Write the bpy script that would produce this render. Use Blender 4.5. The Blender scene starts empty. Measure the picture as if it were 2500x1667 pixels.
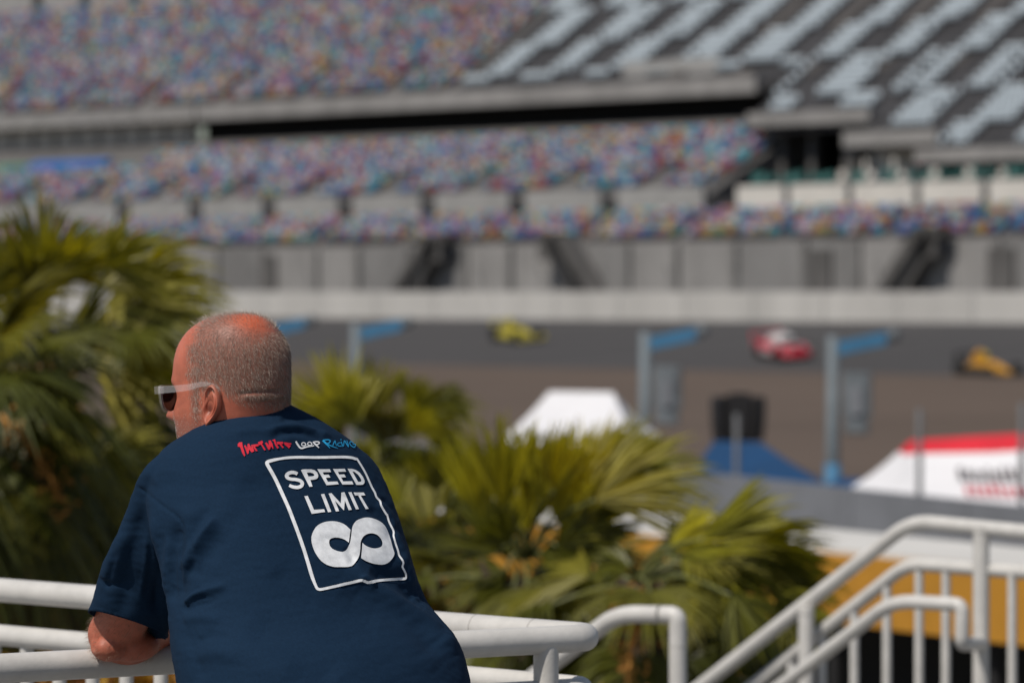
import bpy, bmesh, math, random
import numpy as np
from mathutils import Vector, Matrix
from mathutils.bvhtree import BVHTree
from mathutils.geometry import tessellate_polygon

SC = bpy.context.scene
COL = SC.collection
R = math.radians
rng = np.random.default_rng(7)
random.seed(7)

# ------------------------------------------------------------------ camera
F = 9375.0                      # focal length in photo pixels (135 mm on 36 mm, 2500 px wide)
CAM_Z = 4.5
TAN = (833.5 - 712.0) / F
TH = math.atan(TAN)
CO, SI = math.cos(TH), math.sin(TH)
CAM = np.array([0.0, 0.0, CAM_Z])
FWD = np.array([0.0, CO, -SI])
UPV = np.array([0.0, SI, CO])
cd = bpy.data.cameras.new('camera')
cam = bpy.data.objects.new('camera', cd)
COL.objects.link(cam)
cam.location = (0, 0, CAM_Z)
cam.rotation_euler = (R(90) - TH, 0, 0)
cd.lens = 135.0
cd.sensor_width = 36.0
cd.clip_start = 0.05
cd.clip_end = 3000.0
cd.dof.use_dof = True
cd.dof.focus_distance = 6.27
cd.dof.aperture_fstop = 5.1
SC.camera = cam

# ------------------------------------------------------------------ light
SUN_DIR = Vector((-0.40, -0.41, 0.82)).normalized()
elev = math.asin(SUN_DIR.z)
world = bpy.data.worlds.new("World")
SC.world = world
world.use_nodes = True
wn = world.node_tree
bg = wn.nodes['Background']
sky = wn.nodes.new('ShaderNodeTexSky')
sky.sky_type = 'NISHITA'
sky.sun_disc = False
sky.sun_elevation = elev
sky.sun_rotation = math.atan2(SUN_DIR.x, SUN_DIR.y)
wn.links.new(sky.outputs[0], bg.inputs[0])
bg.inputs[1].default_value = 0.062
sd = bpy.data.lights.new('sun', 'SUN')
sd.energy = 3.8
sd.angle = R(0.5)
sd.color = (1.0, 0.93, 0.84)
sun = bpy.data.objects.new('sun', sd)
COL.objects.link(sun)
sun.rotation_euler = SUN_DIR.to_track_quat('Z', 'Y').to_euler()
SC.view_settings.view_transform = 'Standard'
SC.view_settings.look = 'None'
SC.view_settings.exposure = -0.05
SC.view_settings.gamma = 1.0
SC.cycles.use_denoising = True
SC.cycles.max_bounces = 8
SC.cycles.transparent_max_bounces = 16

# ------------------------------------------------------------------ pixel <-> world helpers
def P(u, v, d):
    return CAM + d * (FWD + np.array([(u - 1250.0) / F, 0, 0]) - (v - 833.5) / F * UPV)
K = 2500.0 / 2352.0
def PD(x, y, d):
    return P(x * K, y * K, d)
def proj(p):
    p = np.atleast_2d(p) - CAM
    d = p @ FWD
    return 1250 + F * p[:, 0] / d, 833.5 - F * (p @ UPV) / d, d
def ray_plane(u, v, p0, n):
    d = P(u, v, 1.0) - CAM
    n = np.asarray(n, float)
    t = np.dot(np.asarray(p0, float) - CAM, n) / np.dot(d, n)
    return CAM + d * t

# ------------------------------------------------------------------ object helpers
def tag(o, label=None, cat=None, group=None, kind=None):
    if label: o['label'] = label
    if cat: o['category'] = cat
    if group: o['group'] = group
    if kind: o['kind'] = kind
    return o
def empty(name, loc=(0, 0, 0), rz=0.0):
    o = bpy.data.objects.new(name, None)
    COL.objects.link(o)
    o.location = loc
    o.rotation_euler = (0, 0, rz)
    o.empty_display_size = 0.2
    return o
def adopt(o, parent):
    o.parent = parent
    o.matrix_parent_inverse = Matrix.Translation(-Vector(parent.location)) if parent.rotation_euler.z == 0 else \
        (Matrix.Translation(Vector(parent.location)) @ Matrix.Rotation(parent.rotation_euler.z, 4, 'Z')).inverted()
def copy_tree(o, parent=None):
    c = o.copy()
    COL.objects.link(c)
    if parent is not None:
        c.parent = parent
    for ch in list(o.children):
        copy_tree(ch, c)
    return c

class MB:
    """collects shapes, builds them as one mesh object"""
    def __init__(s):
        s.v = []; s.f = []; s.m = []; s.t = []
    def add(s, verts, faces, mi=0, tint=None):
        b = len(s.v)
        s.v.extend([tuple(map(float, p)) for p in verts])
        for f in faces:
            s.f.append(tuple(b + i for i in f)); s.m.append(mi)
        s.t.extend([tint if tint is not None else (1, 1, 1)] * len(verts))
        return s
    def box(s, c, size, rz=0.0, mi=0, tint=None, M=None):
        x, y, z = [k / 2.0 for k in size]
        pts = [(-x, -y, -z), (x, -y, -z), (x, y, -z), (-x, y, -z), (-x, -y, z), (x, -y, z), (x, y, z), (-x, y, z)]
        m = (M if M is not None else Matrix.Rotation(rz, 3, 'Z'))
        pts = [m @ Vector(p) + Vector(c) for p in pts]
        return s.add(pts, [(0, 3, 2, 1), (4, 5, 6, 7), (0, 1, 5, 4), (1, 2, 6, 5), (2, 3, 7, 6), (3, 0, 4, 7)], mi, tint)
    def hexa(s, p, mi=0, tint=None):
        return s.add(p, [(0, 3, 2, 1), (4, 5, 6, 7), (0, 1, 5, 4), (1, 2, 6, 5), (2, 3, 7, 6), (3, 0, 4, 7)], mi, tint)
    def tube(s, pts, r, n=16, cap=True, mi=0, tint=None):
        pts = [Vector(p) for p in pts]
        rs = r if hasattr(r, '__len__') else [r] * len(pts)
        tang = []
        for i in range(len(pts)):
            a = pts[max(i - 1, 0)]; b = pts[min(i + 1, len(pts) - 1)]
            tang.append((b - a).normalized())
        ref = Vector((0, 0, 1)) if abs(tang[0].z) < 0.9 else Vector((0, 1, 0))
        nx = tang[0].cross(ref).normalized()
        vs = []
        for i, p in enumerate(pts):
            if i:
                q = tang[i - 1].rotation_difference(tang[i])
                nx = (q @ nx)
                nx = (nx - tang[i] * nx.dot(tang[i])).normalized()
            ny = tang[i].cross(nx)
            for k in range(n):
                a = 2 * math.pi * k / n
                vs.append(p + (nx * math.cos(a) + ny * math.sin(a)) * rs[i])
        fs = []
        for i in range(len(pts) - 1):
            for k in range(n):
                k2 = (k + 1) % n
                fs.append((i * n + k, i * n + k2, (i + 1) * n + k2, (i + 1) * n + k))
        if cap:
            fs.append(tuple(range(n - 1, -1, -1)))
            fs.append(tuple((len(pts) - 1) * n + k for k in range(n)))
        return s.add(vs, fs, mi, tint)
    def rings(s, rings, cap=True, mi=0, tint=None):
        n = len(rings[0]); vs = [p for r in rings for p in r]; fs = []
        for i in range(len(rings) - 1):
            for k in range(n):
                k2 = (k + 1) % n
                fs.append((i * n + k, i * n + k2, (i + 1) * n + k2, (i + 1) * n + k))
        if cap:
            fs.append(tuple(range(n - 1, -1, -1)))
            fs.append(tuple((len(rings) - 1) * n + k for k in range(n)))
        return s.add(vs, fs, mi, tint)
    def ellipsoid(s, c, r, nu=16, nv=10, mi=0, M=None, tint=None):
        rings = []
        for j in range(nv + 1):
            ph = -math.pi / 2 + math.pi * j / nv
            ph = max(min(ph, math.pi / 2 - 0.02), -math.pi / 2 + 0.02)
            ring = []
            for i in range(nu):
                a = 2 * math.pi * i / nu
                p = Vector((r[0] * math.cos(ph) * math.cos(a), r[1] * math.cos(ph) * math.sin(a), r[2] * math.sin(ph)))
                if M is not None: p = M @ p
                ring.append(p + Vector(c))
            rings.append(ring)
        return s.rings(rings, True, mi, tint)
    def mesh(s, name, smooth=False, tinted=False):
        me = bpy.data.meshes.new(name)
        me.from_pydata(s.v, [], s.f)
        me.polygons.foreach_set('material_index', s.m)
        if smooth: me.polygons.foreach_set('use_smooth', [True] * len(s.f))
        if tinted:
            at = me.color_attributes.new('tint', 'FLOAT_COLOR', 'POINT')
            a = np.ones((len(s.v), 4), np.float32); a[:, :3] = np.array(s.t, np.float32)
            at.data.foreach_set('color', a.ravel())
        me.update()
        return me
    def build(s, name, mats, parent=None, smooth=False, tinted=False, auto=None, recalc=False):
        me = s.mesh(name, smooth, tinted)
        if recalc:
            bm = bmesh.new(); bm.from_mesh(me)
            bmesh.ops.recalc_face_normals(bm, faces=bm.faces)
            bm.to_mesh(me); bm.free()
        if not isinstance(mats, (list, tuple)): mats = [mats]
        for m in mats: me.materials.append(m)
        if auto is not None:
            me.polygons.foreach_set('use_smooth', [True] * len(me.polygons))
            me.set_sharp_from_angle(angle=R(auto))
        o = bpy.data.objects.new(name, me)
        COL.objects.link(o)
        if parent is not None: adopt(o, parent)
        return o

def fillet(pts, r, n=8):
    """polyline with rounded corners"""
    pts = [Vector(p) for p in pts]
    rs = r if hasattr(r, '__len__') else [r] * len(pts)
    out = [pts[0]]
    for i in range(1, len(pts) - 1):
        a, b, c = pts[i - 1], pts[i], pts[i + 1]
        d1 = (a - b).normalized(); d2 = (c - b).normalized()
        half = d1.angle(d2) / 2
        if rs[i] < 1e-6 or half > 1.565:
            out.append(b); continue
        t = min(rs[i] / math.tan(half), (a - b).length * 0.49, (c - b).length * 0.49)
        rr = t * math.tan(half)
        ctr = b + (d1 + d2).normalized() * (rr / math.sin(half))
        p0, p1 = b + d1 * t - ctr, b + d2 * t - ctr
        ang = p0.angle(p1); ax = p0.cross(p1).normalized()
        for k in range(n + 1):
            out.append(ctr + Matrix.Rotation(ang * k / n, 3, ax) @ p0)
    out.append(pts[-1])
    return out

def catmull(pts, n=8, closed=False):
    p = np.array(pts, float)
    if closed: q = np.vstack([p[-1], p, p[0], p[1]])
    else: q = np.vstack([2 * p[0] - p[1], p, 2 * p[-1] - p[-2]])
    out = []
    for i in range(1, len(q) - 2):
        for k in range(n):
            t = k / n
            a, b, c, d = q[i - 1], q[i], q[i + 1], q[i + 2]
            out.append(0.5 * ((2 * b) + (c - a) * t + (2 * a - 5 * b + 4 * c - d) * t * t + (3 * b - a - 3 * c + d) * t ** 3))
    if not closed: out.append(q[-2])
    return np.array(out)

# ------------------------------------------------------------------ materials
def mat(name, color, rough=0.6, var=0.12, scale=6.0, bump=0.0, bscale=60.0, metal=0.0, spec=0.5, stretch=(1, 1, 1),
        tint=False, color2=None, sheen=0.0, coat=0.0, trans=0.0, sss=0.0):
    m = bpy.data.materials.new(name)
    m.use_nodes = True
    nt = m.node_tree; N = nt.nodes; L = nt.links
    b = N['Principled BSDF']
    b.inputs['Roughness'].default_value = rough
    b.inputs['Metallic'].default_value = metal
    b.inputs['Specular IOR Level'].default_value = spec
    b.inputs['Sheen Weight'].default_value = sheen
    b.inputs['Coat Weight'].default_value = coat
    tc = N.new('ShaderNodeTexCoord'); mp = N.new('ShaderNodeMapping')
    mp.inputs['Scale'].default_value = stretch
    L.new(tc.outputs['Object'], mp.inputs['Vector'])
    nz = N.new('ShaderNodeTexNoise'); nz.inputs['Scale'].default_value = scale
    nz.inputs['Detail'].default_value = 6.0; nz.inputs['Roughness'].default_value = 0.65
    L.new(mp.outputs[0], nz.inputs['Vector'])
    rp = N.new('ShaderNodeValToRGB')
    c = np.array(color[:3])
    lo = np.clip(c * (1 - var), 0, 1); hi = np.clip(c * (1 + var), 0, 1)
    if color2 is not None: lo, hi = c, np.array(color2[:3])
    rp.color_ramp.elements[0].position = 0.32; rp.color_ramp.elements[1].position = 0.68
    rp.color_ramp.elements[0].color = (*lo, 1); rp.color_ramp.elements[1].color = (*hi, 1)
    L.new(nz.outputs['Fac'], rp.inputs['Fac'])
    src = rp.outputs['Color']
    if tint:
        at = N.new('ShaderNodeAttribute'); at.attribute_name = 'tint'
        mx = N.new('ShaderNodeMix'); mx.data_type = 'RGBA'; mx.blend_type = 'MULTIPLY'
        mx.inputs['Factor'].default_value = 1.0
        L.new(src, mx.inputs[6]); L.new(at.outputs['Color'], mx.inputs[7]); src = mx.outputs[2]
    L.new(src, b.inputs['Base Color'])
    if sss:
        b.inputs['Subsurface Weight'].default_value = sss
        b.inputs['Subsurface Radius'].default_value = (1.0, 0.35, 0.2)
        b.inputs['Subsurface Scale'].default_value = 0.004
    if bump:
        n2 = N.new('ShaderNodeTexNoise'); n2.inputs['Scale'].default_value = bscale
        n2.inputs['Detail'].default_value = 4.0
        L.new(tc.outputs['Object'], n2.inputs['Vector'])
        bp = N.new('ShaderNodeBump'); bp.inputs['Strength'].default_value = bump
        bp.inputs['Distance'].default_value = 0.5 / bscale
        L.new(n2.outputs['Fac'], bp.inputs['Height']); L.new(bp.outputs[0], b.inputs['Normal'])
    if trans:
        out = N['Material Output']
        tr = N.new('ShaderNodeBsdfTranslucent'); ms = N.new('ShaderNodeMixShader')
        g = N.new('ShaderNodeMix'); g.data_type = 'RGBA'; g.blend_type = 'MULTIPLY'; g.inputs['Factor'].default_value = 1.0
        L.new(src, g.inputs[6]); g.inputs[7].default_value = (1.5, 1.35, 0.35, 1)
        L.new(g.outputs[2], tr.inputs['Color'])
        ms.inputs[0].default_value = trans
        L.new(b.outputs[0], ms.inputs[1]); L.new(tr.outputs[0], ms.inputs[2]); L.new(ms.outputs[0], out.inputs['Surface'])
    return m

M = {}
M['paint'] = mat('white_pipe_paint', (0.58, 0.568, 0.542), 0.42, 0.10, 14, 0.10, 140)
M['deck'] = mat('deck_concrete', (0.20, 0.195, 0.185), 0.9, 0.15, 3, 0.2, 30)
M['asphalt'] = mat('track_asphalt', (0.052, 0.05, 0.051), 0.95, 0.25, 0.25, 0, stretch=(1, 1, 1))
M['ground'] = mat('dry_infield_grass', (0.080, 0.057, 0.041), 0.95, 0.2, 0.09, color2=(0.115, 0.082, 0.061), stretch=(0.35, 1, 1))
M['concrete'] = mat('grandstand_concrete', (0.25, 0.245, 0.24), 0.9, 0.2, 0.35, 0, stretch=(1, 1, 0.4))
M['concrete_dim'] = mat('panel_concrete', (0.19, 0.188, 0.186), 0.9, 0.2, 0.3, 0, stretch=(1, 1, 0.3))
nt_ = M['asphalt'].node_tree
mp_ = next(n for n in nt_.nodes if n.type == 'MAPPING')
mp_.inputs['Rotation'].default_value = (0, 0, 0.795); mp_.inputs['Scale'].default_value = (.12, 3.2, 1)
M['wall_paint'] = mat('barrier_paint', (0.47, 0.46, 0.44), 0.8, 0.12, 0.3, 0, stretch=(1, 1, 0.2))
M['white_panel'] = mat('white_wall_panel', (0.60, 0.58, 0.54), 0.8, 0.08, 0.5)
M['light_panel'] = mat('light_grey_panel', (0.29, 0.29, 0.285), 0.8, 0.12, 0.5)
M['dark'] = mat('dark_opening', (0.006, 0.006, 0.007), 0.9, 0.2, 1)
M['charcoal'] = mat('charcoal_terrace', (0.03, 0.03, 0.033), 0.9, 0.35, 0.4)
M['terrace'] = mat('terrace_concrete', (0.10, 0.097, 0.095), 0.9, 0.25, 0.4)
M['stair_dark'] = mat('shaded_stair', (0.085, 0.082, 0.08), 0.8, 0.3, 0.6)  # grey kept dark to paint in the shadow on the stair stringers
M['teal'] = mat('teal_plastic', (0.05, 0.16, 0.15), 0.6, 0.3, 1.5)
M['navy_tarp'] = mat('blue_tarp', (0.008, 0.085, 0.30), 0.7, 0.1, 1)
M['green_tarp'] = mat('green_tarp', (0.04, 0.15, 0.09), 0.7, 0.1, 1)
# ================================================================== setting: ground, track, grandstand
E = np.array([0.70, -0.714, 0.0]); E /= np.linalg.norm(E)
NV = np.array([-E[1], E[0], 0.0])
O0 = np.array([-35.6, 267.0, 0.0])
RZ = math.atan2(E[1], E[0])
ZV = np.array([0, 0, 1.0])
def S(s, n, z): return O0 + E * s + NV * n + ZV * z
def sn(p):
    q = np.asarray(p) - O0
    return float(q @ E), float(q @ NV), float(q[2])
def hit(u, v, n0, z0, rake):
    nrm = -rake * NV + ZV
    return sn(ray_plane(u, v, O0 + NV * n0 + ZV * z0, nrm))
def s_at(u, n):
    d = P(u, 800, 1.0) - CAM; d[2] = 0
    t = (n - (CAM - O0) @ NV) / (d @ NV)
    return float((CAM + d * t - O0) @ E)

# ground
MB().add([(-600, -60, 0), (600, -60, 0), (600, 800, 0), (-600, 800, 0)], [(0, 1, 2, 3)]).build('ground', M['ground'])['kind'] = 'structure'
pv = MB().add([S(-500, 0, .006), S(600, 0, .006), S(600, 1.5, .006), S(-500, 1.5, .006)], [(0, 1, 2, 3)])
BANK = 2.6 / 21.0
bk = [S(-500, 1.5, .006), S(600, 1.5, .006), S(600, 22.6, 2.6), S(-500, 22.6, 2.6)]
pv.add(bk, [(0, 1, 2, 3)])
pv.build('race_track', M['asphalt'])['kind'] = 'structure'
paved = MB().add([(-90, -40, .004), (90, -40, .004), (90, 38, .004), (-90, 50, .004)], [(0, 1, 2, 3)])
paved.build('paved_paddock', mat('paddock_paving', (0.24, 0.225, 0.205), 0.95, 0.2, 0.5))['kind'] = 'structure'

# outer track wall
tw = empty('track_wall', S(0, 22.8, 0))
tag(tw, 'long pale concrete barrier along the far edge of the race track', 'wall')
m = MB()
s = -160.0
while s < 200:
    m.hexa([S(s, 22.6, 0), S(s + 5.94, 22.6, 0), S(s + 5.94, 23.3, 0), S(s, 23.3, 0), S(s, 22.6, 4.45), S(s + 5.94, 22.6, 4.45), S(s + 5.94, 23.1, 4.5), S(s, 23.1, 4.5)])
    s += 6.0
m.build('barrier', M['wall_paint'], tw)
m = MB()
M['steel'] = mat('fence_steel', (0.2, 0.2, 0.2), .6, .1, 2)
for i, s in enumerate(np.arange(-60, 110, 6.0)):
    MB().tube([S(s, 23.25, 4.2), S(s, 23.25, 5.6), S(s, 22.9, 6.2)], 0.05, 6).build('fence_post', M['steel'], tw)

# grandstand -------------------------------------------------------
gs = empty('grandstand', S(0, 30, 0))
tag(gs, 'huge grandstand of multicoloured seats rising behind the race track', 'grandstand')
SL, SR = -130.0, 150.0
def slab(name, s0, s1, prof, mt, parent=gs):
    """prism along s with a closed (n,z) outline"""
    k = len(prof)
    vs = [S(s0, n, z) for n, z in prof] + [S(s1, n, z) for n, z in prof]
    fs = [tuple(range(k)), tuple(range(2 * k - 1, k - 1, -1))]
    for i in range(k):
        j = (i + 1) % k
        fs.append((i, k + i, k + j, j))
    return MB().add(vs, fs).build(name, mt, parent, recalc=True)

# apron between the wall and the stand
MB().add([S(-200, 23.3, 3.6), S(250, 23.3, 3.6), S(250, 75, 3.6), S(-200, 75, 3.6)], [(0, 1, 2, 3)]).build('concourse_ground', M['terrace'])['kind'] = 'structure'

M['pilaster'] = mat('pilaster_concrete', (.15, .148, .145), .9, .2, .5)
# base wall of panels
m = MB(); dk = MB(); edges = []
s = SL
i = 0
while s < SR:
    w = 4.6 + 1.6 * ((i * 7) % 3) / 2
    m.hexa([S(s, 30.0, 3.5), S(s + w - .22, 30.0, 3.5), S(s + w - .22, 30.4, 3.5), S(s, 30.4, 3.5),
            S(s, 30.0, 7.85), S(s + w - .22, 30.0, 7.85), S(s + w - .22, 30.4, 7.85), S(s, 30.4, 7.85)], mi=(0 if (i * 5) % 7 < 4 else 1))
    if -70 < s < 100: MB().hexa([S(s + w - .55, 29.86, 3.5), S(s + w - .1, 29.86, 3.5), S(s + w - .1, 30.0, 3.5), S(s + w - .55, 30.0, 3.5),
             S(s + w - .55, 29.86, 7.7), S(s + w - .1, 29.86, 7.7), S(s + w - .1, 30.0, 7.7), S(s + w - .55, 30.0, 7.7)]).build('wall_pilaster', M['pilaster'], gs)
    s += w; i += 1
m.build('base_wall', [M['concrete'], M['concrete_dim']], gs)
slab('base_wall_backing', SL, SR, [(30.4, 3.5), (30.8, 3.5), (30.8, 7.6), (30.4, 7.6)], M['dark'])
def stair(xt, xb, yt=566, yb=656):
    a = s_at(xt * K, 29.3); b = s_at(xb * K, 29.3)
    mm = MB()
    for (dz0, dz1, mi) in ((0.0, 1.0, 0),):
        w = 2.0
        mm.hexa([S(a, 28.6, 7.8 - 1.1), S(a + w, 28.6, 7.8 - 1.1), S(a + w, 29.8, 7.8 - 1.1), S(a, 29.8, 7.8 - 1.1),
                 S(a, 28.6, 8.7), S(a + w, 28.6, 8.7), S(a + w, 29.8, 8.7), S(a, 29.8, 8.7)])
        mm.hexa([S(b, 28.6, 3.5), S(b + 2.6, 28.6, 3.5), S(b + 2.6, 29.8, 3.5), S(b, 29.8, 3.5),
                 S(a, 28.6, 8.5), S(a + 2.6, 28.6, 8.5), S(a + 2.6, 29.8, 8.5), S(a, 29.8, 8.5)])
    for k in range(14):
        t = (k + .5) / 14
        mm.box(S(b + (a - b) * t + 1.2, 28.4, 3.7 + 4.6 * t), (.5, .9, .12), RZ)
    o = mm.build('staircase', M['stair_dark'], gs)
stair(985, 890); stair(1250, 1345); stair(2110, 2000)
# darker gateways in the base wall
for x, w in ((600, 1.6), (1850, 2.2), (2270, 2.0)):
    a = s_at(x * K, 29.8)
    MB().hexa([S(a, 29.7, 3.5), S(a + w, 29.7, 3.5), S(a + w, 29.9, 3.5), S(a, 29.9, 3.5), S(a, 29.7, 7.3), S(a + w, 29.7, 7.3), S(a + w, 29.9, 7.3), S(a, 29.9, 7.3)]).build('gateway', M['terrace'], gs)

# tiers
Z1 = lambda n: 7.9 + .49 * (n - 30.4)
Z2 = lambda n: 11.45 + .5 * (n - 36.2)
Z3 = lambda n: 20.0 + .65 * (n - 47.0)
S_T2 = hit(1800 * K, 330 * K, 36.2, 11.2, .5)[0]          # right end of the second tier
S_W = s_at(1690 * K, 35.6)                                # where the bright wall starts
S_B = hit(1165 * K, 100 * K, 47, 20, .65)[0]              # coloured / silver boundary
slab('lower_terrace', SL, SR, [(30.4, 7.6), (30.4, 7.75), (35.4, Z1(35.4) - .15), (35.4, 7.6)], M['terrace'])
slab('middle_terrace', SL, S_T2, [(36.1, 9.0), (36.1, Z2(36.1) - .15), (48.2, Z2(48.2) - .15), (48.2, 9.0)], M['terrace'])
# panelled parapet between the two tiers, with dark gaps at the aisles
pg = np.array([-820, -640, -430, -240, -60, 120, 285, 452, 620, 795, 985, 1190, 1400, 1640]) * K
m = MB()
ss = [s_at(u, 35.6) for u in pg]
for a, b in zip(ss[:-1], ss[1:]):
    m.hexa([S(a + .9, 35.5, 9), S(b - .9, 35.5, 9), S(b - .9, 35.9, 9), S(a + .9, 35.9, 9), S(a + .9, 35.5, 11.85), S(b - .9, 35.5, 11.85), S(b - .9, 35.9, 11.85), S(a + .9, 35.9, 11.85)])
m.build('parapet', M['light_panel'], gs)
slab('parapet_backing', SL, SR, [(35.92, 9), (36.05, 9), (36.05, 11.1), (35.92, 11.1)], M['charcoal'])
m = MB()
wg = [1690, 1812, 1956, 2112, 2268, 2424, 2584, 2748, 2920, 3100]
ss = [s_at(x * K, 35.4) for x in wg]
for a, b in zip(ss[:-1], ss[1:]):
    m.hexa([S(a + .25, 35.2, 9), S(b - .35, 35.2, 9), S(b - .35, 35.6, 9), S(a + .25, 35.6, 9), S(a + .25, 35.2, 11.75), S(b - .35, 35.2, 11.75), S(b - .35, 35.6, 11.75), S(a + .25, 35.6, 11.75)])
m.build('bright_parapet', M['white_panel'], gs)
for s in np.arange(S_W + .6, S_W + 50, .9):
    b = MB(); p_ = S(s, 36.6 + .3 * math.sin(s * 9), 12.05)
    b.box(p_ + NV * .22 + ZV * .25, (.55, .08, .6 + .2 * math.sin(s * 5.3)), RZ); b.box(p_, (.52, .42, .1), RZ); b.box(p_ - ZV * .18, (.1, .3, .3), RZ)
    b.build('box_seat', M['teal'] if int(s * 3) % 4 else M['white_panel'], gs)
slab('box_floor', S_W, SR, [(36.06, 9), (36.06, 11.7), (41, 12.0), (41, 9)], M['terrace'])

# concourse behind the second tier
s_gap = s_at(447 * K, 48.3)
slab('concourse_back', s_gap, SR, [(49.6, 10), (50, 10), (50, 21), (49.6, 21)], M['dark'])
slab('concourse_floor', SL, S_T2, [(48.2, 16.5), (48.2, 16.9), (49.6, 16.9), (49.6, 16.5)], M['charcoal'])
slab('concourse_wall', SL, s_gap, [(48.4, 14), (48.8, 14), (48.8, 19.6), (48.4, 19.6)], M['white_panel'])
for s in np.arange(-75, s_gap, 3.1):
    MB().box(S(s, 48.3, 16.8), (.3, .25, 4.4), RZ).build('concourse_pier', M['concrete'], gs)
MB().hexa([S(s_at(100 * K, 45), 42.4, 14.5), S(s_at(275 * K, 45), 42.4, 14.5), S(s_at(275 * K, 45), 44.2, 15.4), S(s_at(100 * K, 45), 44.2, 15.4),
           S(s_at(100 * K, 45), 42.4, 15.0), S(s_at(275 * K, 45), 42.4, 15.0), S(s_at(275 * K, 45), 44.2, 15.9), S(s_at(100 * K, 45), 44.2, 15.9)]).build('seat_tarpaulin', M['navy_tarp'], gs)
o = MB().hexa([S(s_at(-60 * K, 45), 41.6, 14.1), S(s_at(98 * K, 45), 41.6, 14.1), S(s_at(98 * K, 45), 43.8, 15.2), S(s_at(-60 * K, 45), 43.8, 15.2),
           S(s_at(-60 * K, 45), 41.6, 14.6), S(s_at(98 * K, 45), 41.6, 14.6), S(s_at(98 * K, 45), 43.8, 15.7), S(s_at(-60 * K, 45), 43.8, 15.7)]).build('seat_tarpaulin', M['green_tarp'], gs)
tag(o, 'green tarpaulin over the seats')

# fascia beam and the stepped beams to the right
def beam(x0, y0, x1, y1, h, name='fascia_beam', nb=46.6, dep=1.3, mt='concrete'):
    """a level beam whose top front edge passes through the photo point at its middle"""
    u, v = (x0 + x1) / 2 * K, (y0 + y1) / 2 * K
    a, b = s_at(x0 * K, nb), s_at(x1 * K, nb)
    mid = S((a + b) / 2, nb, 0)
    z = CAM_Z - (v - 712) / F * (mid[1])
    slab(name, a, b, [(nb, z - h), (nb, z), (nb + dep, z), (nb + dep, z - h)], M[mt])
    return a, b, z
beam(-80, 274, 446, 240, 1.25, nb=46.4)
beam(452, 236, 1735, 186, 1.25, nb=46.6)
beam(1715, 258, 1995, 252, 0.95, nb=41.5, dep=5)
beam(1935, 302, 2150, 297, 1.05, nb=39.1, dep=6)
beam(2100, 340, 2420, 336, 0.9, nb=37.1, dep=7)
beam(1430, 140, 1650, 136, 1.5, 'press_box', 48.3, 4, 'light_panel')
# columns, kiosk and sign beneath the stepped beams
for x in (1800, 1868, 1948, 1962, 2290):
    MB().box(S(s_at(x * K, 43.4), 43.4, 14.2), (.5, .5, 6), RZ).build('column', M['terrace'], gs)
a, b = s_at(2010 * K, 42.5), s_at(2105 * K, 42.5)
MB().box(S((a + b) / 2, 43.2, 13.8), (b - a, 1.6, 4.2), RZ).build('kiosk', M['white_panel'], gs)
a = s_at(2122 * K, 42.2)
MB().box(S(a, 42.3, 13.8), (1.5, .3, 1.9), RZ).build('sign_panel', mat('red_sign', (.42, .08, .14), .7, .15, 1.5), gs)
for x in (1990, 2055, 2240, 2262, 2300):
    MB().box(S(s_at(x * K, 39), 39, 12.8), (.28, .28, 1.5), RZ).build('bollard', M['white_panel'], gs)

# upper terrace
slab('upper_terrace', SL, S_B, [(47.0, 19.5), (47.0, 19.85), (64, Z3(64) - .15), (64, 19.5)], M['terrace'])
bks = [S_B, s_at(1735 * K, 43.0), s_at(1995 * K, 40.5), s_at(2150 * K, 38.5), SR]
for (a, b), n0 in zip(zip(bks[:-1], bks[1:]), (47.0, 41.8, 39.4, 37.4)):
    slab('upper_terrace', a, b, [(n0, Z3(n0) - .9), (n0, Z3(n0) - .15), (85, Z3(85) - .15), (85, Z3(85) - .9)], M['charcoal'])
# suite building on top at the left
slab('suite_wall', SL, S_B, [(64.6, 26), (66, 26), (66, 44), (64.6, 44)], M['light_panel'])
for s in np.arange(-80, S_B, 7.4):
    MB().box(S(s, 64.4, 33), (1.1, .3, 12), RZ).build('suite_column', M['charcoal'], gs)

# ---------------- seats
PAL = [(0.199, 0.034, 0.041), (0.024, 0.126, 0.268), (0.050, 0.244, 0.295), (0.348, 0.254, 0.089), (0.141, 0.102, 0.268), (0.381, 0.389, 0.411), (0.265, 0.110, 0.054), (0.083, 0.186, 0.124), (0.282, 0.144, 0.223), (0.034, 0.051, 0.124)]
WGT = np.array([.15, .17, .13, .11, .13, .12, .08, .05, .08, .07]); WGT = WGT / WGT.sum()
SEATM = [mat('seat_plastic_' + n, c, .45, .1, 3) for n, c in zip(('red', 'blue', 'teal', 'yellow', 'violet', 'white', 'orange', 'green', 'pink', 'navy'), PAL)]
SILV = mat('seat_plastic_silver', (.44, .505, .555), .4, .08, 3)
SEATM.append(SILV)
seats = []          # s, n, z, material
def row(n, z, smin, smax, silver, tier):
    for s in np.arange(smin, smax, .50):
        if silver:
            band = int((n + 1e-6) // 4.4)
            ph = (s - band * 2.3 + (1.1 if band % 3 == 0 else 0)) % 6.8
            if ph > 2.9 + .5 * math.sin(band * 2.1 + (s // 6.8)): continue
            if rng.random() < .04: continue
            seats.append((s, n, z, 10))
        else:
            per = {1: 9.3, 2: 9.3, 3: 10.6}[tier]
            ph = (s + 2.0) % per
            if tier == 2 and n < 39.2 and ph < 2.8: continue     # vomitory mouths
            if tier == 3 and n < 51.5 and ph < 1.6: continue
            if tier == 1 and ph < .8: continue
            if ph < .45 and rng.random() < .5: continue
            if rng.random() < .03: continue
            c = int(rng.choice(10, p=WGT))
            seats.append((s, n, z, c))
for n in np.arange(30.9, 34.1, .72): row(n, Z1(n), -90, 110, False, 1)
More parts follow.
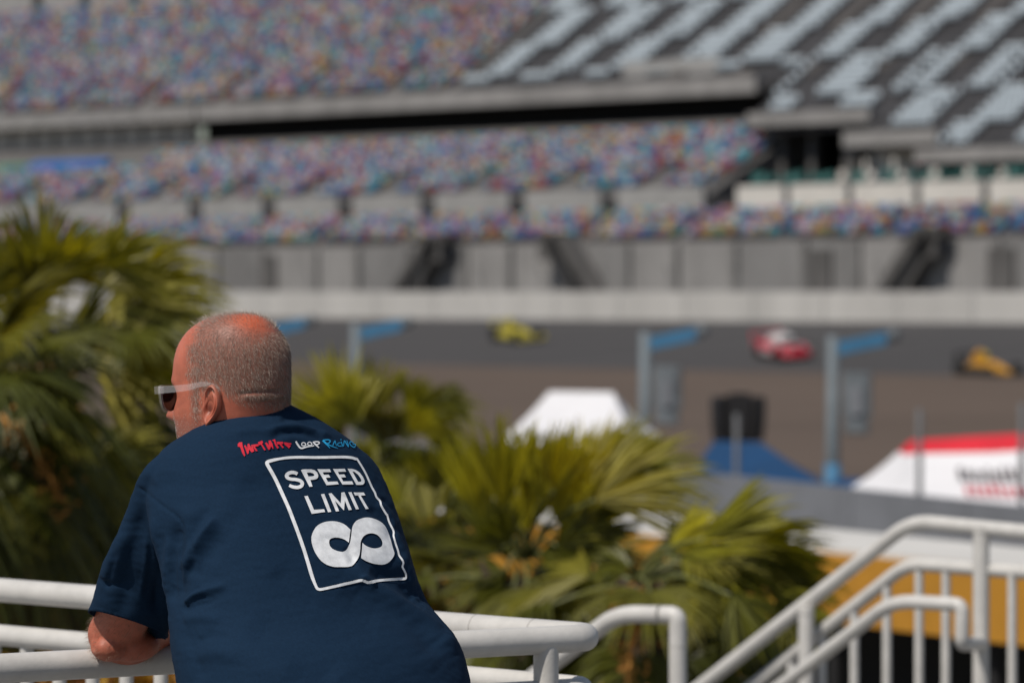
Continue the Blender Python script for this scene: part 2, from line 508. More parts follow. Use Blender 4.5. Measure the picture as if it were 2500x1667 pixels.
for n in np.arange(36.9, 45.6, .74): row(n, Z2(n), -90 if n < 42.4 else s_gap, S_T2 - .4 - .35 * max(0, 40 - n), False, 2)
for n in np.arange(47.9, 63.6, .74): row(n, Z3(n), -90, S_B - .6, False, 3)
for n in np.arange(38.0, 80, .78):
    for a, b, n0 in zip(bks[:-1], bks[1:], (47.8, 42.4, 40.0, 38.0)):
        if n >= n0: row(n, Z3(n), a + .8, b, True, 3)
M['aisle'] = mat('aisle_concrete', (.065, .06, .058), .9, .3, .6)
for s in np.arange(S_B + 1, SR - 20, 6.8):      # paler aisles between the dark sections
    n0 = next(k for (a, b), k in zip(zip(bks[:-1], bks[1:]), (47.2, 42.0, 39.6, 37.6)) if s < b)
    n = n0
    while n < 76:
        band = int((n + 1e-6) // 4.4); n1 = (band + 1) * 4.4
        sa = s + band * 2.3 - .9
        if sa < SR and sa > S_B and (band * 7) % 4 != 1:
            MB().hexa([S(sa, n, Z3(n) - .1), S(sa + 1.5, n, Z3(n) - .1), S(sa + 1.5, n1, Z3(n1) - .1), S(sa, n1, Z3(n1) - .1),
                       S(sa, n, Z3(n) + .1), S(sa + 1.5, n, Z3(n) + .1), S(sa + 1.5, n1, Z3(n1) + .1), S(sa, n1, Z3(n1) + .1)]).build('aisle_steps', M['aisle'], gs)
        n = n1
SE = np.array(seats)
pos = O0 + SE[:, :1] * E + SE[:, 1:2] * NV + SE[:, 2:3] * ZV
uu, vv, dd = proj(pos)
keep = (uu > -850) & (uu < 3350) & (vv > -320)
SE, pos, dd, vv, uu = SE[keep], pos[keep], dd[keep], vv[keep], uu[keep]
vis = (uu > 20) & (uu < 2480) & (vv > 20) & (SE[:, 1] < 34)
order = np.argsort(np.where(vis, dd, 1e6))[:100]
# one seat: back, pan and arms as a small closed shape
def seat_shape():
    b = MB()
    b.box((0, .20, .52), (.44, .07, .50)); b.box((0, .0, .24), (.42, .38, .09)); b.box((0, .12, .1), (.07, .1, .24))
    return b
sv = np.array(seat_shape().v); sf = seat_shape().f
Rm = np.array(Matrix.Rotation(RZ, 3, 'Z'))
seat_mesh = []
for i in range(11):
    me = seat_shape().mesh('seat'); me.materials.append(SEATM[i]); seat_mesh.append(me)
mask = np.ones(len(SE), bool); mask[order] = False
sw = sv @ Rm.T
big_v = (pos[mask][:, None, :] + sw[None]).reshape(-1, 3)
k = mask.sum(); nf = len(sf)
fa = np.array(sf)
big_f = (np.arange(k)[:, None, None] * len(sv) + fa[None]).reshape(-1, 4)
me = bpy.data.meshes.new('seat_rows')
me.vertices.add(len(big_v)); me.vertices.foreach_set('co', big_v.ravel())
me.loops.add(big_f.size); me.loops.foreach_set('vertex_index', big_f.ravel().astype(np.int32))
me.polygons.add(len(big_f)); me.polygons.foreach_set('loop_start', np.arange(0, big_f.size, 4, dtype=np.int32))
me.polygons.foreach_set('loop_total', np.full(len(big_f), 4, np.int32))
for mt in SEATM: me.materials.append(mt)
me.polygons.foreach_set('material_index', np.repeat(SE[mask][:, 3].astype(np.int32), nf))
me.update(calc_edges=True); me.validate()
o = bpy.data.objects.new('seat_rows', me); COL.objects.link(o); adopt(o, gs); o['kind'] = 'stuff'
for j in order:
    o = bpy.data.objects.new('seat', seat_mesh[int(SE[j, 3])]); COL.objects.link(o)
    o.location = pos[j] - np.array(gs.location); o.rotation_euler = (0, 0, RZ); o.parent = gs
print('SEATS', len(SE))
# ================================================================== viewing deck and railings
DK = 2.8
PR = .0245
def bal(parent, p, zt, zb, r=.0145):
    return MB().tube([(p[0], p[1], zb), (p[0], p[1], zt)], r, 12, False).build('baluster', M['paint'], parent, auto=60)
def pipe(name, parent, pts, r=PR, caps=True):
    return MB().tube(pts, r, 20, caps).build(name, M['paint'], parent, auto=60)
def weld(parent, p, d, r, name='weld_seam'):
    d = Vector(d).normalized()
    return MB().tube([Vector(p) - d * .0012, Vector(p) + d * .0012], r + .0006, 20, True).build(name, M['weld'], parent)
M['weld'] = mat('weld_line', (.42, .41, .39), .5, .1, 60)
# deck slab
MB().hexa([(-4.2, -3, DK - .25), (.9, -3, DK - .25), (.9, 7.6, DK - .25), (-3.4, 10.4, DK - .25), (-4.2, -3, DK), (.9, -3, DK), (.9, 7.6, DK), (-3.4, 10.4, DK)]).build('viewing_deck', M['deck'])['kind'] = 'structure'
KC = np.array([.158, 7.0, 3.87])
NE = KC + (np.array([-.856, 6.42, 3.87]) - KC) * 1.9
FE = KC + (np.array([-1.08, 8.11, 3.87]) - KC) * 2.2
rl = empty('guard_railing', (KC[0], KC[1], DK))
tag(rl, 'white pipe guard railing bent round a corner, the man leans on it', 'railing')
pipe('top_rail', rl, fillet([NE, KC, FE], .035, 10), .0252)
zl = 3.775
KL = np.array([.150, 7.0, zl])
pipe('lower_rail', rl, fillet([(NE[0], NE[1], zl), KL, (FE[0], FE[1], zl)], .035, 10), .0225)
zb = DK + .10
pipe('bottom_rail', rl, fillet([(NE[0], NE[1], zb), (KL[0], KL[1], zb), (FE[0], FE[1], zb)], .035, 10), .02)
for a, b in ((NE, KC), (FE, KC)):
    L_ = np.linalg.norm(b - a); d = (b - a) / L_
    for t in (.18, .95 if a is NE else .9):
        p = a + d * L_ * (1 - t) if False else a + (b - a) * t
        if a is FE and t > .5: continue
        pipe('post', rl, [(p[0], p[1], DK), (p[0], p[1], 3.87)], .023)
    k = .12
    while k < L_ - .06:
        p = a + d * k
        bal(rl, p, zl, zb); k += .103
p = KC + (FE - KC) / np.linalg.norm(FE - KC) * .30
weld(rl, p, FE - KC, .0252)
p = KC + (FE - KC) / np.linalg.norm(FE - KC) * .155
weld(rl, p, FE - KC, .0252)

# end loop of the stair handrail beyond the corner
hz = PD(1540, 1410, 10.5)
a = PD(1557, 1411, 10.45)
hl_ = empty('stair_handrail', (a[0], a[1], DK))
tag(hl_, 'short white stair handrail with a squared end beside the palm', 'railing')
lv = PD(1420, 1409, 10.55); lo = PD(1180, 1588, 10.9); lo2 = PD(900, 1800, 11.3)
pipe('handrail', hl_, fillet([lo2, lo, lv, a, (a[0], a[1], DK + .1)], [0, .3, .22, .02, 0], 8), .0242)
weld(hl_, (a[0], a[1], a[2] - .085), (0, 0, 1), .0242)
weld(hl_, PD(1516, 1409.5, 10.47), a - lv, .0242)
pipe('post', hl_, [(a[0], a[1], DK - .02), (a[0], a[1], DK + .2)], .0243)

# stair railing at the right
T = [PD(1560, 1614, 13.3), PD(2065, 1219, 12.6), PD(2115, 1206, 12.55), PD(2352, 1221, 12.2), PD(2800, 1249, 11.6)]
sr_ = empty('stair_railing', (T[2][0], T[2][1], DK))
tag(sr_, 'white stair railing with balusters and a lower grab rail, in front of an orange stall', 'railing')
T[2][2] = T[3][2] = T[4][2] = PD(2200, 1212, 12.4)[2]
low0 = T[1] + (T[0] - T[1]) * 2.2
pipe('top_rail', sr_, fillet([low0, T[1] + (T[1] - T[0]) * .055, T[3], T[4]], [0, .28, 0, 0], 10), .0245)
B = [PD(1700, 1598, 13.2), PD(2085, 1297, 12.6), PD(2352, 1311, 12.22), PD(2800, 1335, 11.6)]
B[1][2] = B[2][2] = B[3][2] = PD(2230, 1304, 12.4)[2]
lowb = B[1] + (B[0] - B[1]) * 2.2
pipe('middle_rail', sr_, fillet([lowb, B[1], B[2], B[3]], [0, .26, 0, 0], 10), .0225)
G = [PD(1790, 1577, 12.55), PD(2052, 1379, 12.1), PD(2210, 1388, 11.95)]
gl0 = G[1] + (G[0] - G[1]) * 2.2
gd = G[2].copy(); gd[2] = PD(2210, 1478, 11.95)[2]
pp_ = PD(2254, 1478, 12.3)
pipe('grab_rail', sr_, fillet([gl0, G[1], G[2], gd, pp_], [0, .26, .025, .025, 0], 8), .0225)
def rail_z(x):   # height of the middle rail above plan x
    if x < B[1][0]:
        t = (x - B[1][0]) / (B[0][0] - B[1][0]); return B[1] + (B[0] - B[1]) * t
    t = (x - B[1][0]) / (B[3][0] - B[1][0]); return B[1] + (B[3] - B[1]) * t
for u in (1816, 1888, 1960, 2031, 2105, 2178, 2261, 2320, 2461, 2535):
    q = rail_z((u - 1250) / F * 12.5 if u < 2216 else (u - 1250) / F * 12.35)
    bal(sr_, q, q[2], q[2] - .92, .0150)
for xx, yt in ((2254, 1214), (1852, 1400)):
    q = PD(xx, yt, 12.32 if xx > 2000 else 12.85)
    pipe('post', sr_, [(q[0], q[1], q[2] - 1.08), (q[0], q[1], q[2] + .01)], .0265)
weld(sr_, PD(2272, 1216, 12.32), T[3] - T[2], .0245)
for q in (PD(2254, 1214, 12.32), PD(1852, 1400, 12.85)):
    weld(sr_, (q[0], q[1], q[2] - .012), (0, 0, 1), .0275, 'weld_bead')
# stair flight and landing that carry it
st = MB()
lx = B[1][0]
st.hexa([(lx - .05, 11.2, DK - .2), (lx + 3.4, 10.2, DK - .2), (lx + 3.4, 13.4, DK - .2), (lx - .05, 13.4, DK - .2), (lx - .05, 11.2, DK), (lx + 3.4, 10.2, DK), (lx + 3.4, 13.4, DK), (lx - .05, 13.4, DK)])
for k in range(15):
    st.box((lx - .05 - .28 * (k + .5) - .003 * k, 12.2, DK - .185 * (k + 1) - .05), (.282, 1.7, .10))
st.build('stair_flight', M['deck'])['kind'] = 'structure'
sb = MB()
for k in range(15):
    sb.box((a[0] - .28 * (k + .5), 10.0, DK - .185 * (k + 1) - .05), (.282, 1.5, .10))
sb.hexa([(a[0] - .02, 8.3, DK - .2), (a[0] + .5, 8.3, DK - .2), (a[0] + .5, 10.9, DK - .2), (a[0] - .02, 10.9, DK - .2), (a[0] - .02, 8.3, DK), (a[0] + .5, 8.3, DK), (a[0] + .5, 10.9, DK), (a[0] - .02, 10.9, DK)])
sb.build('stair_flight', M['deck'])['kind'] = 'structure'
# ================================================================== the man leaning on the railing
DECK_Z = 2.8
person = empty('person', PD(700, 1568, 6.25) * np.array([1, 1, 0]) + np.array([0, 0, DECK_Z]))
tag(person, 'balding man in navy tee shirt and clear sunglasses leaning on the white railing', 'person')

def vox(parts_mb, name, size, smooth_it=4):
    """union of closed shapes -> one continuous surface"""
    me = parts_mb.mesh(name)
    bm = bmesh.new(); bm.from_mesh(me); bmesh.ops.recalc_face_normals(bm, faces=bm.faces); bm.to_mesh(me); bm.free()
    o = bpy.data.objects.new(name, me); COL.objects.link(o)
    md = o.modifiers.new('r', 'REMESH'); md.mode = 'VOXEL'; md.voxel_size = size; md.use_smooth_shade = True
    if smooth_it:
        sm = o.modifiers.new('s', 'SMOOTH'); sm.factor = 0.5; sm.iterations = smooth_it
    dg = bpy.context.evaluated_depsgraph_get()
    res = bpy.data.meshes.new_from_object(o.evaluated_get(dg))
    bpy.data.objects.remove(o)
    return res
def getco(me):
    a = np.empty(len(me.vertices) * 3); me.vertices.foreach_get('co', a); return a.reshape(-1, 3)
def getno(me):
    a = np.empty(len(me.vertices) * 3); me.vertices.foreach_get('normal', a); return a.reshape(-1, 3)
def setco(me, a):
    me.vertices.foreach_set('co', np.ascontiguousarray(a, dtype=np.float32).ravel()); me.update()
def pl_dist(px, py, pts):
    """distance of points to a polyline, in pixels"""
    best = np.full(len(px), 1e9)
    for (ax, ay), (bx, by) in zip(pts[:-1], pts[1:]):
        dx, dy = bx - ax, by - ay
        t = np.clip(((px - ax) * dx + (py - ay) * dy) / (dx * dx + dy * dy + 1e-9), 0, 1)
        best = np.minimum(best, np.hypot(px - ax - t * dx, py - ay - t * dy))
    return best
def taper_dist(px, py, pts):
    best = np.full(len(px), 1e9); par = np.zeros(len(px)); n = len(pts) - 1
    for i, ((ax, ay), (bx, by)) in enumerate(zip(pts[:-1], pts[1:])):
        dx, dy = bx - ax, by - ay
        t = np.clip(((px - ax) * dx + (py - ay) * dy) / (dx * dx + dy * dy + 1e-9), 0, 1)
        d = np.hypot(px - ax - t * dx, py - ay - t * dy)
        w = d < best
        best[w] = d[w]; par[w] = (i + t[w]) / n
    return best, par
def sculpt(me, folds, org, sc):
    """ridges (+) and valleys (-) along lines; lines are given in enlarged-photo pixels"""
    co = getco(me); no = getno(me)
    u, v, d = proj(co)
    view = co - CAM; view /= np.linalg.norm(view, axis=1)[:, None]
    face = np.clip(-(no * view).sum(1) * 3, 0, 1)
    add = np.zeros(len(co))
    for pts, amp, w in folds:
        q = catmull([(org[0] + x / sc, org[1] + y / sc) for x, y in pts], 5)
        m = (u > q[:, 0].min() - 4 * w) & (u < q[:, 0].max() + 4 * w) & (v > q[:, 1].min() - 4 * w) & (v < q[:, 1].max() + 4 * w)
        dist, par = taper_dist(u[m], v[m], q)
        fade = np.clip(np.minimum(par, 1 - par) * 6 + .15, 0, 1)
        add[m] += amp * np.exp(-(dist / w) ** 2) * fade
    setco(me, co + no * (add * face)[:, None])

# ---------------- torso rings from the contour: left point, right point, ratio depth/width
PHI = R(42)
AC = np.array([math.cos(PHI), math.sin(PHI), 0.0]); FW = np.array([-math.sin(PHI), math.cos(PHI), 0.0])
def yc_of(y): return 6.40 - (y - 930) * (0.19 / 640)
TORSO = [  # (Lx, Ly), (Rx, Ry), ratio, exponent
    ((468, 1004), (656, 925), .95, 2.0),
    ((452, 1014), (672, 935), .92, 2.0),
    ((425, 1026), (702, 950), .88, 2.1),
    ((392, 1040), (772, 984), .80, 2.2),
    ((366, 1062), (818, 1016), .74, 2.3),
    ((348, 1098), (856, 1056), .70, 2.35),
    ((342, 1150), (886, 1118), .70, 2.4),
    ((352, 1212), (912, 1185), .72, 2.4),
    ((372, 1290), (937, 1262), .74, 2.35),
    ((388, 1368), (962, 1348), .76, 2.3),
    ((393, 1420), (988, 1400), .76, 2.25),
    ((399, 1480), (1046, 1470), .78, 2.2),
    ((408, 1540), (1073, 1535), .80, 2.2),
    ((420, 1620), (1084, 1618), .80, 2.2),
    ((436, 1720), (1076, 1720), .80, 2.2),
    ((450, 1810), (1056, 1812), .80, 2.2)]
def torso_ring(spec, n=72, grow=0.0):
    (lx, ly), (rx, ry), rho, ex = spec
    y = (ly + ry) / 2
    Y = yc_of(y)
    Lp, Rp = PD(lx, ly, Y), PD(rx, ry, Y)
    c = (Lp + Rp) / 2
    Eh = (Rp[0] - Lp[0]) / 2 + grow
    ts = np.linspace(0, 2 * np.pi, n, endpoint=False)
    ct, st = np.cos(ts), np.sin(ts)
    a = np.sign(ct) * np.abs(ct) ** (2 / ex); b = np.sign(st) * np.abs(st) ** (2 / ex) * rho
    pts = a[:, None] * AC + b[:, None] * FW
    sc = Eh / np.abs(pts[:, 0]).max()
    pts = pts * sc
    dz = (Rp[2] - Lp[2]) / 2
    w = np.clip((1100 - y) / 110, 0, 1)
    pts[:, 2] += dz / Eh * pts[:, 0] - .37 * w * pts[:, 1]
    return pts + c
def spline_rows(rows, n):
    rows = np.array(rows, float); return catmull(rows, n)
tor_rows = [(*a, *b, r, e) for a, b, r, e in TORSO]
tor_dense = spline_rows(tor_rows, 5)
def torso_rings(grow=0.0, i0=0):
    return [torso_ring(((r[0], r[1]), (r[2], r[3]), r[4], r[5]), grow=grow) for r in tor_dense[i0:]]

def limb_rings(specs, n=40, dense=5):
    """specs: L point, R point (display px), depth, depth ratio, tilt of the far side in z"""
    rows = catmull([(*a, *b, d, r, t) for a, b, d, r, t in specs], dense)
    out = []
    for r in rows:
        Lp, Rp = PD(r[0], r[1], r[4]), PD(r[2], r[3], r[4])
        c = (Lp + Rp) / 2; p = (Rp - Lp) / 2
        hw = np.linalg.norm(p); e1 = p / hw
        e2 = np.cross(e1, np.array([0, 0, 1.0])); e2 = np.array([0, 1.0, r[6]]) - e1 * (np.array([0, 1.0, r[6]]) @ e1)
        e2 = e2 / np.linalg.norm(e2) * hw * r[5]
        ts = np.linspace(0, 2 * np.pi, n, endpoint=False)
        out.append(c + np.cos(ts)[:, None] * p + np.sin(ts)[:, None] * e2)
    return out
SLEEVE = [  # shoulder to hem
    ((352, 1062), (470, 1040), 6.31, .9, -.5),
    ((330, 1082), (470, 1075), 6.30, .95, -.45),
    ((314, 1106), (462, 1125), 6.30, 1.0, -.4),
    ((299, 1150), (455, 1185), 6.32, 1.0, -.4),
    ((271, 1220), (432, 1252), 6.35, .98, -.35),
    ((240, 1284), (410, 1325), 6.38, .95, -.3),
    ((223, 1332), (397, 1375), 6.41, .95, -.3),
    ((212, 1375), (391, 1428), 6.43, .95, -.25),
    ((200, 1408), (388, 1468), 6.45, .95, -.25)]

# ---------------- head in its own frame: x forward, y left, z up
PSI = R(60)
HC = PD(535, 850, 6.33)
HX = np.array([-math.sin(PSI), math.cos(PSI), 0]); HY = np.array([-math.cos(PSI), -math.sin(PSI), 0]); HZ = ZV
PITCH = R(4)
HX, HZ = HX * math.cos(PITCH) - ZV * math.sin(PITCH), ZV * math.cos(PITCH) + HX * math.sin(PITCH)
HS = 1.04
def H2W(p): p = np.atleast_2d(p) * HS; return HC + p[:, :1] * HX + p[:, 1:2] * HY + p[:, 2:3] * HZ
def W2H(p): q = np.atleast_2d(p) - HC; return np.stack([q @ HX, q @ HY, q @ HZ], 1) / HS
HEAD = np.array([  # z, front, back, half width, front exponent, back exponent
    (-.150, .078, -.020, .022, 2.2, 2.0),
    (-.143, .088, -.028, .036, 2.4, 2.0),
    (-.128, .092, -.040, .052, 2.5, 2.0),
    (-.108, .094, -.066, .063, 2.7, 2.02),
    (-.085, .094, -.078, .0695, 2.8, 2.02),
    (-.062, .093, -.0845, .0735, 2.8, 2.02),
    (-.040, .092, -.0930, .0755, 2.7, 2.02),
    (-.018, .097, -.0965, .0765, 2.5, 2.02),
    (.005, .098, -.0995, .0770, 2.35, 2.02),
    (.028, .094, -.0985, .0755, 2.25, 2.02),
    (.050, .084, -.0885, .0700, 2.2, 2.02),
    (.068, .068, -.0755, .0600, 2.1, 2.02),
    (.079, .049, -.0620, .0480, 2.0, 2.0),
    (.0855, .028, -.0450, .0340, 2.0, 2.0),
    (.0885, .004, -.0270, .0150, 2.0, 2.0),
    (.0890, -.006, -.0150, .0050, 2.0, 2.0)])
hd = catmull(HEAD, 5)
hr = []
for z, xf, xb, w, ef, eb in hd:
    xb *= .955
    xc = (xf + xb) / 2 * .4 - .004
    ts = np.linspace(0, 2 * np.pi, 96, endpoint=False)
    ct, st = np.cos(ts), np.sin(ts)
    ex = np.where(ct > 0, ef, eb)
    x = np.sign(ct) * np.abs(ct) ** (2 / ex) * np.where(ct > 0, xf - xc, xc - xb) + xc
    y = np.sign(st) * np.abs(st) ** (2 / ex) * w
    hr.append(np.stack([x, y, np.full(96, z)], 1))
hr = np.array(hr)
def gauss(p, c, r): return np.exp(-(((p - np.array(c)) / np.array(r)) ** 2).sum(-1))
pp = hr.reshape(-1, 3)
nrm = pp - np.array([0, 0, -.02]); nrm[:, 2] *= .3; nrm /= np.linalg.norm(nrm, axis=1)[:, None] + 1e-9
dsp = np.zeros(len(pp))
for sy in (1, -1):
    dsp += -.011 * gauss(pp, (.09, .033 * sy, -.036), (.03, .018, .013))       # eye sockets
    dsp += .004 * gauss(pp, (.09, .034 * sy, -.012), (.03, .024, .008))        # brows
    dsp += .004 * gauss(pp, (.075, .048 * sy, -.062), (.03, .02, .018))        # cheekbones
    dsp += .005 * gauss(pp, (.055, .055 * sy, -.105), (.035, .03, .022))       # jowls
    dsp += -.003 * gauss(pp, (.06, .07 * sy, -.015), (.02, .02, .02))          # temples
    dsp += -.003 * gauss(pp, (.09, .026 * sy, -.088), (.02, .008, .015))       # nasolabial fold
    dsp += .007 * gauss(pp, (.1, .016 * sy, -.072), (.02, .009, .009))         # nostrils
dsp += .040 * gauss(pp, (.1, 0, -.061), (.03, .015, .015)) + .018 * gauss(pp, (.1, 0, -.040), (.03, .011, .020))
dsp += .006 * gauss(pp, (.1, 0, -.098), (.03, .022, .005)) + .005 * gauss(pp, (.1, 0, -.109), (.03, .020, .005)) - .003 * gauss(pp, (.1, 0, -.1035), (.03, .024, .0025))
dsp += .006 * gauss(pp, (.09, 0, -.136), (.03, .022, .012))
pp = pp + nrm * dsp[:, None]
hr = pp.reshape(hr.shape)

skin_mb = MB()
skin_mb.rings([H2W(r) for r in hr])
# neck: from inside the skull to inside the collar
NB = PD(566, 972, 6.405)
nk = []
top = H2W((-.030, 0, -.010))[0]
for i in range(9):
    t = i / 8
    c = top * (1 - t) + (NB + np.array([-.01, 0.02, -.10])) * t
    ts = np.linspace(0, 2 * np.pi, 48, endpoint=False)
    r1 = .0665 + .010 * t; r2 = .068 + .012 * t
    nk.append(c + np.cos(ts)[:, None] * HX * r2 + np.sin(ts)[:, None] * HY * r1)
skin_mb.rings(nk)
# torso core inside the shirt
skin_mb.rings(torso_rings(grow=-.03, i0=8))
# upper and lower arms
def chain(pts, rs, n=24, dens=6):
    q = catmull([(*p, r) for p, r in zip(pts, rs)], dens)
    skin_mb.tube([a[:3] for a in q], [a[3] for a in q], n)
    for p, r in ((pts[0], rs[0]), (pts[-1], rs[-1])):
        skin_mb.ellipsoid(p, (r * .98, r * .98, r * .98), 20, 12)
RAIL_A = np.array([.158, 7.0, 3.87]); RAIL_B = np.array([-.856, 6.42, 3.87])
RD = (RAIL_A - RAIL_B) / np.linalg.norm(RAIL_A - RAIL_B)
def on_rail(u): 
    d = P(u, 800, 1.0) - CAM
    # intersection in plan with the near rail
    A = np.array([[d[0], -RD[0]], [d[1], -RD[1]]])
    t = np.linalg.solve(A, RAIL_B[:2] - CAM[:2])
    return RAIL_B + RD * t[1]
EL = PD(268, 1455, 6.50)
RTOP = 3.87 + .0255
chain([PD(420, 1130, 6.34), PD(360, 1250, 6.375), PD(306, 1370, 6.445), PD(270, 1440, 6.495)], [.048, .048, .047, .045])
fo = [PD(262, 1455, 6.50), PD(298, 1462, 6.53), PD(342, 1438, 6.58), PD(420, 1408, 6.65)]
wr = on_rail(600) + np.array([.0, .05, .085])
fo += [wr]
chain(fo, [.046, .048, .047, .0435, .030])
skin_mb.ellipsoid(PD(252, 1484, 6.478), (.033, .031, .026), 20, 12)
skin_mb.ellipsoid(PD(300, 1482, 6.50), (.050, .036, .028), 20, 12)
# right arm, mostly hidden by the torso
chain([PD(730, 1120, 6.52), PD(765, 1230, 6.60), PD(800, 1370, 6.70), on_rail(840) + np.array([0, .0, .052])], [.048, .05, .048, .043])
RE = on_rail(845) + np.array([0, .0, .068])
wl = on_rail(690) + np.array([.0, .045, .075])
chain([RE, (RE * .6 + wl * .4) + np.array([0, 0, .005]), wl], [.044, .043, .030])
def hand(w, dirv, up, side):
    """palm with four fingers and a thumb, lightly curled"""
    dirv = Vector(dirv).normalized(); up = Vector(up); up = (up - dirv * up.dot(dirv)).normalized(); sv_ = dirv.cross(up) * side
    w = Vector(w)
    rings = []
    for t, hw, ht in ((0, .028, .021), (.03, .036, .019), (.065, .042, .016), (.095, .042, .013)):
        c = w + dirv * t
        rings.append([c + sv_ * (hw * math.cos(a)) + up * (ht * math.sin(a)) for a in np.linspace(0, 2 * np.pi, 20, endpoint=False)])
    skin_mb.rings(rings)
    for k, (off, ln) in enumerate(((.031, .070), (.011, .080), (-.010, .074), (-.030, .058))):
        p = w + dirv * .085 + sv_ * off; ang = R(12 + 4 * k); pts = [p]; d = dirv.copy()
        for j in range(3):
            d = Matrix.Rotation(-ang * side, 3, sv_) @ d; d.normalize()
            p = p + d * ln * (.45, .32, .23)[j]; pts.append(p); ang = R(28)
        skin_mb.tube(pts, [.0095, .0092, .0083, .0068], 12)
        skin_mb.ellipsoid(pts[-1], (.0068,) * 3, 10, 8)
    p = w + dirv * .02 + sv_ * .03
    pts = [p, p + (dirv * .6 + sv_ * .75).normalized() * .038, p + (dirv * .75 + sv_ * .6).normalized() * .070, p + (dirv * .95 + sv_ * .4).normalized() * .092]
    skin_mb.tube(pts, [.0125, .0112, .0102, .008], 12); skin_mb.ellipsoid(pts[-1], (.008,) * 3, 10, 8)
hand(wr, RD + np.array([0, .25, -.1]), (0, 0, 1), 1)
hand(wl, -RD + np.array([0, .2, -.05]), (0, 0, 1), -1)
# legs inside the trousers
HIPC = (np.mean(torso_ring(TORSO[-1]), axis=0))
for sgn in (-1, 1):
    hp = HIPC + AC * .10 * sgn + np.array([0, 0, .02])
    kn = HIPC + AC * .115 * sgn + FW * .02; kn[2] = DECK_Z + .50
    an = HIPC + AC * .12 * sgn - FW * .03; an[2] = DECK_Z + .09
    chain([hp, hp * .5 + kn * .5, kn, kn * .5 + an * .5 - FW * .015, an], [.088, .078, .058, .054, .04])
body_me = vox(skin_mb, 'person_body', .0036, 5)
NAPE = [([(1560, 905), (1700, 888), (1850, 876), (1990, 872), (2060, 880)], -.0048, 4.0), ([(1760, 985), (1860, 965), (1960, 958), (2035, 962)], -.0045, 4.0),
        ([(1600, 930), (1800, 925), (2000, 915)], .0018, 6.0),
        ([(960, 980), (1040, 920), (1110, 880)], -.0012, 3.0), ([(965, 1010), (1040, 960)], -.001, 3.0)]
sculpt(body_me, NAPE, (180, 730), 3.92)
ELB = [([(1075, 985), (1065, 930), (1090, 870), (1140, 810)], -.0035, 4.0), ([(1150, 900), (1180, 980), (1260, 1040)], .002, 9.0)]
sculpt(body_me, ELB, (0, 1380), 4.704)

# ears, as detailed relief joined into the same mesh
def ear_mesh(side):
    nu, nv = 60, 26
    vs = []; fs = []
    def outline(a):   # radius of the rim, a=0 back, pi/2 top (ear frame: a back, b up)
        ca, sa = math.cos(a), math.sin(a)
        ra = .0195 if ca > 0 else .0135
        rb = .033 if sa > 0 else .034
        x = ra * ca; y = rb * sa
        if sa < 0: x *= (1 - .38 * (-sa) ** 1.5)
        if ca > 0 and sa < 0: x -= .004 * (-sa)
        return x, y
    for j in range(nv):
        r = j / (nv - 1)
        for i in range(nu):
            a = 2 * math.pi * i / nu
            ox, oy = outline(a)
            x, y = ox * r - .0015, oy * r
            front = max(0, -math.cos(a))
            low = max(0, -math.sin(a))
            helix = math.exp(-((r - .90) / .075) ** 2) * (1 - .8 * low ** 3) * (1 - .75 * front ** 2 * (1 if math.sin(a) < .5 else .3))
            anti = math.exp(-((r - .60) / .11) ** 2) * max(0, math.cos(a)) ** .6 * (1 - .4 * low)
            concha = math.exp(-(((x + .002) / .0075) ** 2 + ((y + .003) / .0125) ** 2))
            canal = math.exp(-(((x + .0065) / .0035) ** 2 + ((y + .004) / .005) ** 2))
            tragus = math.exp(-(((x + .0110) / .0035) ** 2 + ((y + .005) / .0065) ** 2))
            lobe = math.exp(-((x / .009) ** 2 + ((y + .026) / .009) ** 2))
            h = .004 + .0052 * helix + .0042 * anti - .0075 * concha - .006 * canal + .0045 * tragus + .0028 * lobe
            flare = (x + .0125) * .14
            vs.append((x, y, h + flare))
    for j in range(nv - 1):
        for i in range(nu):
            i2 = (i + 1) % nu
            fs.append((j * nu + i, j * nu + i2, (j + 1) * nu + i2, (j + 1) * nu + i))
    base = (nv - 1) * nu
    # rolled edge and back
    for kk, (sc, dh) in enumerate(((1.03, -.0028), (1.0, -.006), (.9, -.010), (.7, -.017), (.5, -.028))):
        for i in range(nu):
            a = 2 * math.pi * i / nu
            ox, oy = outline(a)
            x, y = ox * sc - .0015, oy * sc
            vs.append((x, y, .004 + (x + .0125) * .14 + dh))
        b0 = base + kk * nu
        for i in range(nu):
            i2 = (i + 1) % nu
            fs.append((b0 + i, b0 + i2, b0 + nu + i2, b0 + nu + i))
    out = []
    tilt = R(12)
    for x, y, h in vs:
        xb = x * math.cos(tilt) + y * math.sin(tilt); yb = -x * math.sin(tilt) + y * math.cos(tilt)
        out.append((-.0075 - xb, side * (.0735 + h), -.0545 + yb))
    return H2W(np.array(out)), fs
bm = bmesh.new(); bm.from_mesh(body_me)
for sd_ in (1, -1):
    ev, ef = ear_mesh(sd_)
    bv = [bm.verts.new(p) for p in ev]
    for f in ef:
        try: bm.faces.new([bv[i] for i in (f if sd_ < 0 else f[::-1])]).smooth = True
        except ValueError: pass
bmesh.ops.recalc_face_normals(bm, faces=bm.faces)
bm.to_mesh(body_me); bm.free()

